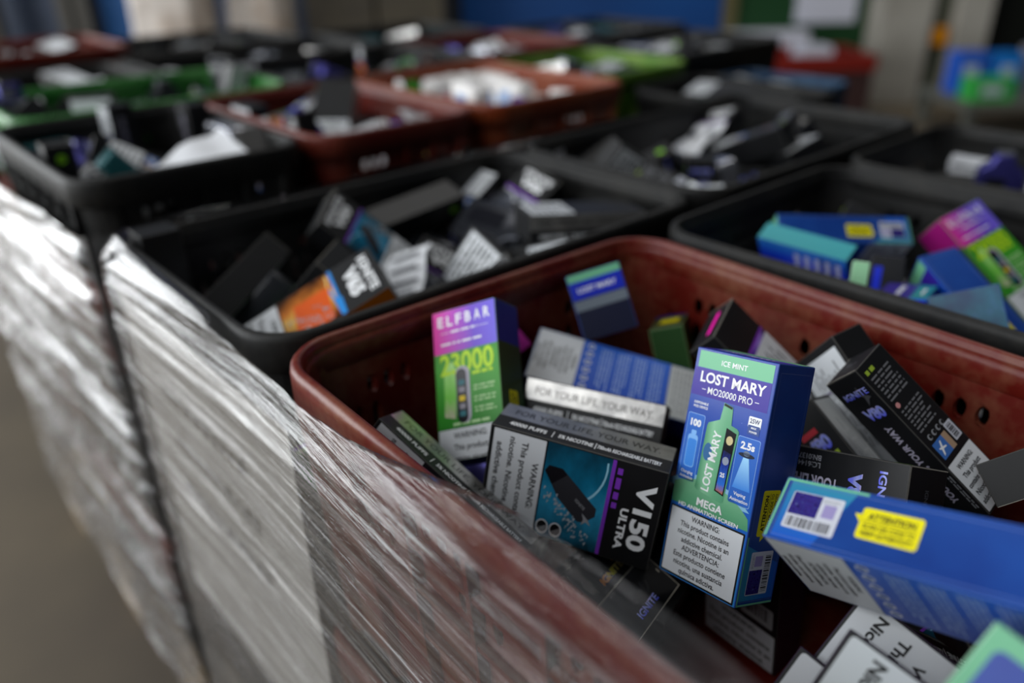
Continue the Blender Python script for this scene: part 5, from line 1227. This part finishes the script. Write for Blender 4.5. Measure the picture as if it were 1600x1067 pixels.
# ------------------------------------------------------------------ heaps
def heap_source(kind, v, parts):
    """first copy of a kind: a carton or device with its printed parts; kept as mesh data"""
    out = []
    if kind in 'vnle':
        nk = {'v': 'V15', 'n': 'V80', 'l': 'LM', 'e': 'EB'}[kind]
        d = DIMS[kind]
        body = {'v': black(), 'n': black(), 'l': blue(), 'e': P('elf_body', '25451f', .4)}[kind]
        out.append(('vape_box', bevel_box('vape_box', d, body, .0005, edged(), link_it=False), None))
        a = Art(NOM[nk], d)
        if kind == 'v': art_v15(a, ('teal', 'orange', 'green', 'violet', 'grey')[v % 5], ('V65', 'V50', 'V15', 'V80', 'V55')[v % 5], True, True, False, v % 5 != 3); a.rect('warning_label', 'B', 2, 3, 48, 99 if v == 4 else 40, paper(), 1); a.small('B', 5, 6, 45, 38, 6, ink(), False, 3, 2, part='warning_label')
        elif kind == 'n': art_v80(a)
        elif kind == 'l': art_lm(a, (mint(), P('teal_ink', '1f8a92', .35))[v % 2], False)
        else: art_eb(a)
        for n, mb in a.parts.items(): out.append((n, mb.mesh(n), 0))
    elif kind == 'd':
        c, rough, met = (('17181c', .25, 0), ('3a3c42', .25, .6), ('9a9ca4', .22, .8), ('3c3a7c', .2, .6), ('1d4c50', .25, .3), ('23252a', .35, 0))[v % 6]
        m = P('device_shell_' + c, c, rough, met)
        w, dp, h = DIMS['d']
        bm = bmesh.new()
        prof = [(w / 2, -h * .36), (w / 2, h * .18), (w * .44, h * .30), (w * .24, h * .36), (w * .2, h * .48), (-w * .2, h * .48), (-w * .26, h * .36), (-w * .46, h * .30), (-w / 2, h * .2), (-w / 2, -h * .36), (-w * .4, -h * .42), (w * .4, -h * .42)]
        vs0 = [bm.verts.new((x, -dp / 2, z)) for x, z in prof]; vs1 = [bm.verts.new((x, dp / 2, z)) for x, z in prof]
        bm.faces.new(vs0); bm.faces.new(vs1[::-1])
        for i in range(len(prof)): bm.faces.new((vs0[i], vs1[i], vs1[(i + 1) % len(prof)], vs0[(i + 1) % len(prof)]))
        bmesh.ops.recalc_face_normals(bm, faces=bm.faces)
        bmesh.ops.bevel(bm, geom=list(bm.edges), offset=.003, segments=2, profile=.6, affect='EDGES')
        me = bpy.data.meshes.new('vape_device'); bm.to_mesh(me); bm.free(); me.materials.append(m)
        me.polygons.foreach_set('use_smooth', [True] * len(me.polygons))
        out.append(('vape_device', me, None))
        s = MB(); s.poly([(-w * .3, -dp / 2 - .0002, -h * .3), (w * .1, -dp / 2 - .0002, -h * .3), (w * .1, -dp / 2 - .0002, h * .2), (-w * .3, -dp / 2 - .0002, h * .2)], P('device_screen', '15161c', .2)); out.append(('screen', s.mesh('screen'), 0))
        s = MB(); s.box(-w * .17, w * .17, -dp * .3, dp * .3, h * .48, h * .5, P('mouthpiece_grey', '55575c', .4)); out.append(('mouthpiece', s.mesh('mouthpiece'), 0))
    elif kind == 'p':
        w, dp, h = DIMS['p']; s = MB(); s.smooth = True
        m = P('leaflet_white', 'dcdee2', .5); V = []
        for i in range(7):
            for j in range(9):
                x, z = w * (i / 6 - .5), h * (j / 8 - .5)
                V.append((x, .004 * math.sin(j * 1.1 + v) + .003 * noise.noise(Vector((x * 60, z * 60, v))), z))
        F = [(i * 9 + j, (i + 1) * 9 + j, (i + 1) * 9 + j + 1, i * 9 + j + 1) for i in range(6) for j in range(8)]
        s.faces(V, F, m); s.faces([(x, y - .0006, z) for x, y, z in V], [f[::-1] for f in F], m)
        out.append(('paper_leaflet', s.mesh('paper_leaflet'), None))
        t = MB()
        for j in range(1, 8):
            z = h * (j / 8 - .5); y = .004 * math.sin(j * 1.1 + v) + .0035
            t.poly([(-w * .38, y, z - .0012), (w * .3, y, z - .0012), (w * .3, y, z + .0012), (-w * .38, y, z + .0012)], P('print_grey', '40434a', .5))
        out.append(('fine_print', t.mesh('fine_print'), 0))
    else:   # soft white pack
        w, dp, h = DIMS['w']
        bm = bmesh.new(); bmesh.ops.create_cube(bm, size=1); bmesh.ops.scale(bm, vec=(w, dp, h), verts=bm.verts)
        bmesh.ops.subdivide_edges(bm, edges=bm.edges, cuts=4, use_grid_fill=True)
        for vv in bm.verts:
            p = vv.co; k = 1 - .35 * (abs(p.z) / (h / 2)) ** 3
            p.y *= k; p.x *= 1 - .1 * (abs(p.z) / (h / 2)) ** 2
            nn = noise.noise_vector(p * 45 + Vector((v, 0, 0))) * .004; vv.co = p + nn
        me = bpy.data.meshes.new('soft_pack'); bm.to_mesh(me); bm.free()
        me.materials.append(P('pack_white', 'e4e2e0', .5)); me.polygons.foreach_set('use_smooth', [True] * len(me.polygons))
        out.append(('soft_pack', me, None))
        s = MB(); s.box(-w * .3, w * .3, -dp * .53, dp * .53, -h * .2, h * .1, P(*(('pack_pink', 'd86a84', .45), ('pack_yellow', 'd8cc3a', .45), ('pack_sky', '7ea4d8', .45))[v % 3])); out.append(('coloured_patch', s.mesh('coloured_patch'), 0))
    return out
DIMS = dict(v=(.05, .024, .102), n=(.03, .026, .105), d=(.045, .022, .085), l=(.0485, .0275, .115), e=(.048, .027, .115), p=(.055, .006, .085), w=(.06, .03, .08))
PROTO = {}
CNAME = {'v': ('teal-pictured black box', 'orange-pictured black box', 'green-pictured black box', 'violet-pictured black box', 'grey and white black box'), 'n': ('slim black box',), 'l': ('blue box with mint flap', 'blue box with teal flap'), 'e': ('green and violet box',),
         'd': ('glossy black device', 'gunmetal device', 'silver device', 'violet metallic device', 'dark teal device', 'charcoal device'), 'p': ('white folded leaflet',), 'w': ('white and pink soft pack', 'white and yellow soft pack', 'white and sky-blue soft pack')}
CAT = {'v': 'box', 'n': 'box', 'l': 'box', 'e': 'box', 'd': 'vape device', 'p': 'leaflet', 'w': 'pack'}
def heap(items, where, seed, full=True, dz=0.0, shift=(0, 0)):
    rng = random.Random(seed)
    for k, t, q, d in items:
        v = rng.randrange(len(CNAME[k]))
        if (k, v) not in PROTO: PROTO[(k, v)] = heap_source(k, v, True)
        src = PROTO[(k, v)]
        root = None
        for nm, me, par in src:
            if par is None:
                o = link(nm, me); root = o
                o.location = (t[0] + shift[0], t[1] + shift[1], t[2] + dz); o.rotation_mode = 'QUATERNION'; o.rotation_quaternion = q
                o.scale = [d[i] / DIMS[k][i] for i in range(3)]
                lb = '%s %s' % (CNAME[k][v], where)
                tag(o, lb, CAT[k], '%s %s' % (CNAME[k][v].replace('box', 'boxes').replace('device', 'devices').replace('leaflet', 'leaflets').replace('pack', 'packs'), where))
            else:
                link(nm, me, root)
WHERE = {'red': 'deep in the gaps of the front red crate', 'right': 'among the blue boxes of the black crate', 'c2': 'heaped in the long black crate', 'c3': 'heaped in the far corner crate of the front pallet',
         'c4': 'heaped in the crate beyond the blue boxes', 'b2': 'in the corner crate of the second pallet', 'r2': 'heaped in the second pallet red crate', 'o2': 'heaped in the orange crate', 'g2': 'heaped in the green crate', 'k2': 'in the black crate behind red and orange ones'}
for i, (k, items) in enumerate(HEAPS.items()): heap(items, WHERE[k], 20 + i)
# ------------------------------------------------------------------ the hall beyond
HX, HY = 0.657, 0.754            # the way the rows of pallets face, and across it
def bk(D, X, z): return (HX * D + HY * X, HY * D - HX * X, z)
def slab(name, D0, D1, X0, X1, z0, z1, m, parent=None):
    mb = MB()
    v = [bk(D, X, z) for D in (D0, D1) for X in (X0, X1) for z in (z0, z1)]
    mb.faces(v, [(0, 1, 3, 2), (4, 6, 7, 5), (0, 4, 5, 1), (2, 3, 7, 6), (0, 2, 6, 4), (1, 5, 7, 3)], m)
    return mb.build(name, parent)
conc = NZ('dusty_concrete', [(0.3, '4a4136'), (0.7, '605543')], 2.2, 0.8, 8, 0, 0.1)
fl = MB(); fl.poly([(-6, -4, -.70), (10, -4, -.70), (10, 10, -.70), (-6, 10, -.70)], conc)
tag(fl.build('floor'), kind='structure')
tag(slab('wall_back', 5.0, 5.2, -6, 7, -.7, 3.2, P('dark_wall', '1c2228', .7)), kind='structure')
tag(slab('door_1', 4.86, 4.96, -.24, 1.23, -.7, 2.6, NZ('blue_door_paint', [(0.3, '053a78'), (0.7, '084a90')], 1.2, .5)), kind='structure')
tag(slab('trim_1', 4.80, 4.98, 1.23, 1.30, -.7, 2.8, P('ochre_post', '5c5638', .6)), kind='structure')
tag(slab('wall_right', 4.84, 4.98, 1.30, 2.20, -.7, 2.8, P('green_wall_paint', '143c1c', .6)), kind='structure')
pil = NZ('whitewashed_pillar', [(0.3, '8e8a80'), (0.7, 'b0aca2')], 3, .8)
tag(slab('pillar', 4.62, 4.82, 2.05, 2.32, -.7, 2.8, pil), kind='structure')
tag(slab('pillar', 4.62, 4.82, 2.46, 2.64, -.7, 2.8, pil), kind='structure')
tag(slab('trim_2', 4.7, 4.82, 2.32, 2.46, -.7, 2.8, P('grey_green_panel', '55594c', .7)), kind='structure')
tag(slab('door_2', 4.84, 4.98, 2.64, 4.6, -.45, 2.4, P('dark_doorway', '10140f', .7)), kind='structure')
mk = slab('orange_marker', 4.64, 4.69, 2.36, 2.43, -.39, -.30, P('marker_orange', 'd88a10', .5)); tag(mk, 'small orange marker fixed between the two pale pillars', 'marker')
for (x0, x1, z0, z1, lb) in ((1.64, 1.98, -.28, .30, 'white notice sheet hung on the green wall'),):
    n = slab('notice_sheet', 4.825, 4.838, x0, x1, z0, z1, P('notice_white', 'c4c6d2', .6)); tag(n, lb, 'notice')
n = slab('white_shelf_board', 4.66, 4.82, 1.24, 1.68, -.40, -.31, P('notice_white', 'c4c6d2', .6)); tag(n, 'white board lying level below the notice on the green wall', 'board')
# left: dark blue sheeting with grey posts
tag(slab('wall_left', 4.86, 4.98, -2.9, -.9, -.7, 2.6, NZ('dark_blue_sheeting', [(0.3, '06182c'), (0.7, '0b2748')], 1.5, .6)), kind='structure')
tag(slab('door_3', 4.80, 4.86, -2.24, -1.96, -.7, 2.6, P('blue_door_strip', '0a4a84', .5)), kind='structure')
for i, X in enumerate((-2.84, -2.43, -2.33)):
    tag(slab('post', 4.68, 4.76, X, X + .07, -.7, 2.6, P('grey_post', '38352f', .6)), ('leftmost grey post before the dark blue sheeting', 'middle grey post before the dark blue sheeting', 'grey post nearest the bright blue strip')[i], 'post', 'grey posts before the sheeting')
# bulk bags and a carton load on pallets behind the crates
def lump(name, D, X, z, sx, sy, sz, m, label, cat, seed):
    bm = bmesh.new(); bmesh.ops.create_cube(bm, size=1.0); bmesh.ops.subdivide_edges(bm, edges=bm.edges, cuts=7, use_grid_fill=True)
    for v in bm.verts:
        p = v.co.copy(); sph = p.normalized() * .62; p = p.lerp(sph, .45)
        p += noise.noise_vector(p * 4 + Vector((seed, 0, 0))) * .09
        v.co = Vector((p.x * sx, p.y * sy, p.z * sz))
    me = bpy.data.meshes.new(name); bm.to_mesh(me); bm.free(); me.materials.append(m); me.polygons.foreach_set('use_smooth', [True] * len(me.polygons))
    o = link(name, me); o.location = bk(D, X, z); o.rotation_euler = (0, 0, R(-41)); tag(o, label, cat)
bag = NZ('bulk_bag_fabric', [(0.3, '9a8f86'), (0.5, 'c4bcb4'), (0.7, 'a8927e')], 5, .7)
lump('bulk_bag', 4.0, -1.53, -.28, .29, .4, .8, bag, 'bulging off-white bulk bag behind the crates, before the bright blue strip', 'bulk bag', 1)
lump('bulk_bag', 4.2, -1.17, -.25, .24, .4, .84, bag, 'bulging off-white bulk bag next to the brown carton load', 'bulk bag', 5)
br = NZ('brown_carton_load', [(0.3, '2a241a'), (0.7, '4a4230')], 3, .7)
for i, (x0, x1) in enumerate(((-.97, -.64), (-.62, -.30))):
    o = slab('cardboard_box', 4.2, 4.6, x0, x1, -.7, .3 + .05 * i, br); tag(o, ('dull brown carton stack beside the pale bulk bags', 'dull brown carton stack beside the blue door')[i], 'carton')
# table with bright packs at the right
def rel(o, p):
    o.parent = p; o.matrix_parent_inverse = Matrix.Translation(-Vector(p.location)); return o
tb = empty('low_table', bk(3.9, 2.5, -.7)); tag(tb, 'low grey table in front of the far pillars, bright packs on it', 'table')
tm = P('grey_table', '5c5e58', .6)
rel(slab('table_top', 3.7, 4.2, 2.10, 3.2, -.56, -.53, tm), tb)
for a, b in ((3.72, 2.12), (3.72, 3.14), (4.14, 2.12), (4.14, 3.14)): rel(slab('leg', a, a + .04, b, b + .04, -.7, -.56, tm), tb)
for i, (D, X, w, h, c, lb) in enumerate(((3.75, 2.14, .19, .10, '3aa84a', 'green pack at the near end of the low table'), (3.95, 2.16, .13, .19, '2a5cc4', 'blue pack behind the green one on the low table'), (3.95, 2.34, .12, .18, '1a78d0', 'bright blue pack in the middle of the low table'), (3.75, 2.50, .2, .12, '6cb884', 'pale green pack at the far end of the low table'), (3.97, 2.52, .2, .20, '8a8890', 'grey pack behind the pale green one on the low table'))):
    o = slab('shrink_pack', D, D + .12, X, X + w, -.529, -.529 + h, P('pack_' + c, c, .4)); tag(o, lb, 'pack')
    p = slab('pale_panel', D - .004, D, X + w * .2, X + w * .7, -.529 + h * .3, -.529 + h * .7, P('pack_pale', 'b8c4cc', .4)); p.parent = o
# red bin standing below the green wall
bn = empty('storage_bin', bk(4.3, 1.45, -.7)); tag(bn, 'red bin with a dull brown side below the green wall', 'bin')
for D0, D1, X0, X1 in ((4.15, 4.17, 1.12, 1.84), (4.55, 4.57, 1.12, 1.84), (4.17, 4.55, 1.12, 1.14), (4.17, 4.55, 1.82, 1.84)):
    rel(slab('side_panel', D0, D1, X0, X1, -.70, -.44, P('dull_brown_bin', '3a2624', .6)), bn)
    rel(slab('rim', D0 - .01, D1 + .01, X0 - .01, X1 + .01, -.44, -.37, P('bin_red', '7a1c12', .5)), bn)
cl = slab('crumpled_wrap', 4.24, 4.4, 1.50, 1.66, -.455, -.34, P('notice_white', 'c4c6d2', .6)); tag(cl, 'white crumpled wrap poking out of the red bin', 'wrap')
rel(slab('floor_panel', 4.17, 4.55, 1.14, 1.82, -.50, -.4555, P('dull_brown_bin', '3a2624', .6)), bn)

# far crates, all full, on the rows of pallets further back
def far(x0, x1, y0, y1, z, m, label, seed, kinds, where, n=14):
    crate(x0, x1, y0, y1, z, m, label, .1, holes=False)
    rng = random.Random(seed); items = []
    w, l = x1 - x0 - .09, y1 - y0 - .09
    nx = max(2, int(w / .085)); ny = max(2, int(l / .105))
    for i in range(nx):
        for j in range(ny):
            k = rng.choice(kinds)
            x = x0 + .045 + w * (i + .5) / nx; y = y0 + .045 + l * (j + .5) / ny
            q = Quaternion((0, 0, 1), rng.uniform(-.35, .35)) @ Quaternion((1, 0, 0), math.pi / 2 + rng.uniform(-.22, .22)) @ Quaternion((0, 0, 1), rng.uniform(-.3, .3))
            items.append((k, (x, y, z - .016 - rng.random() * .02), q, DIMS[k]))
    heap(items, where, seed)
    b = slab_box = MB(); b.box(x0 + .012, x1 - .012, y0 + .012, y1 - .012, z - .70 - z * 0 + 0.0, z - .1005, P('dark_stack', '141416', .6))
    o = b.build('crate_stack'); tag(o, 'dark stack under the ' + label.split(',')[0], 'crate stack')
far(1.00, 1.20, .60, .86, -.02, blk, 'black crate beyond the far corner crate, right of the orange one', 40, 'vnd', 'in the black crate right of the orange one')
far(1.22, 1.44, .70, .92, -.045, blu, 'dull blue crate behind a black one, before the red bin', 41, 'vnd', 'in the dull blue crate')
far(.93, 1.20, .88, 1.13, .0, ygr, 'olive green crate in the row behind the orange one', 42, 'vddl', 'in the olive green crate')
far(1.24, 1.60, .94, 1.20, .0, blk, 'black crate right of the olive green one', 43, 'vnd', 'in the black crate right of the olive green one')
far(1.00, 1.30, 1.22, 1.52, .0, rd2, 'red crate in front of the blue door', 45, 'vdp', 'in the red crate before the blue door')
far(1.34, 1.70, 1.26, 1.56, .0, blk, 'black crate before the blue door, right of the red one', 46, 'vnd', 'in the black crate before the blue door')
far(.18, .48, 1.40, 1.70, .0, blk, 'black crate at the aisle end of the third pallet', 47, 'vnddp', 'in the aisle-end crate of the third pallet')
far(.50, .96, 1.45, 1.74, .0, blk, 'long black crate in the middle of the third pallet', 48, 'vnddp', 'in the long crate of the third pallet')
far(.20, .55, 1.76, 2.06, .02, rd2, 'dull red crate at the far left, under the blue sheeting', 49, 'vd', 'in the dull red crate at the far left')
far(.58, .95, 1.78, 2.10, .0, blk, 'black crate under the pale bulk bags', 50, 'vnd', 'in the black crate under the bulk bags')
far(.99, 1.32, 1.56, 1.86, .0, blk, 'black crate before the brown cartons', 51, 'vndp', 'in the black crate before the brown cartons')
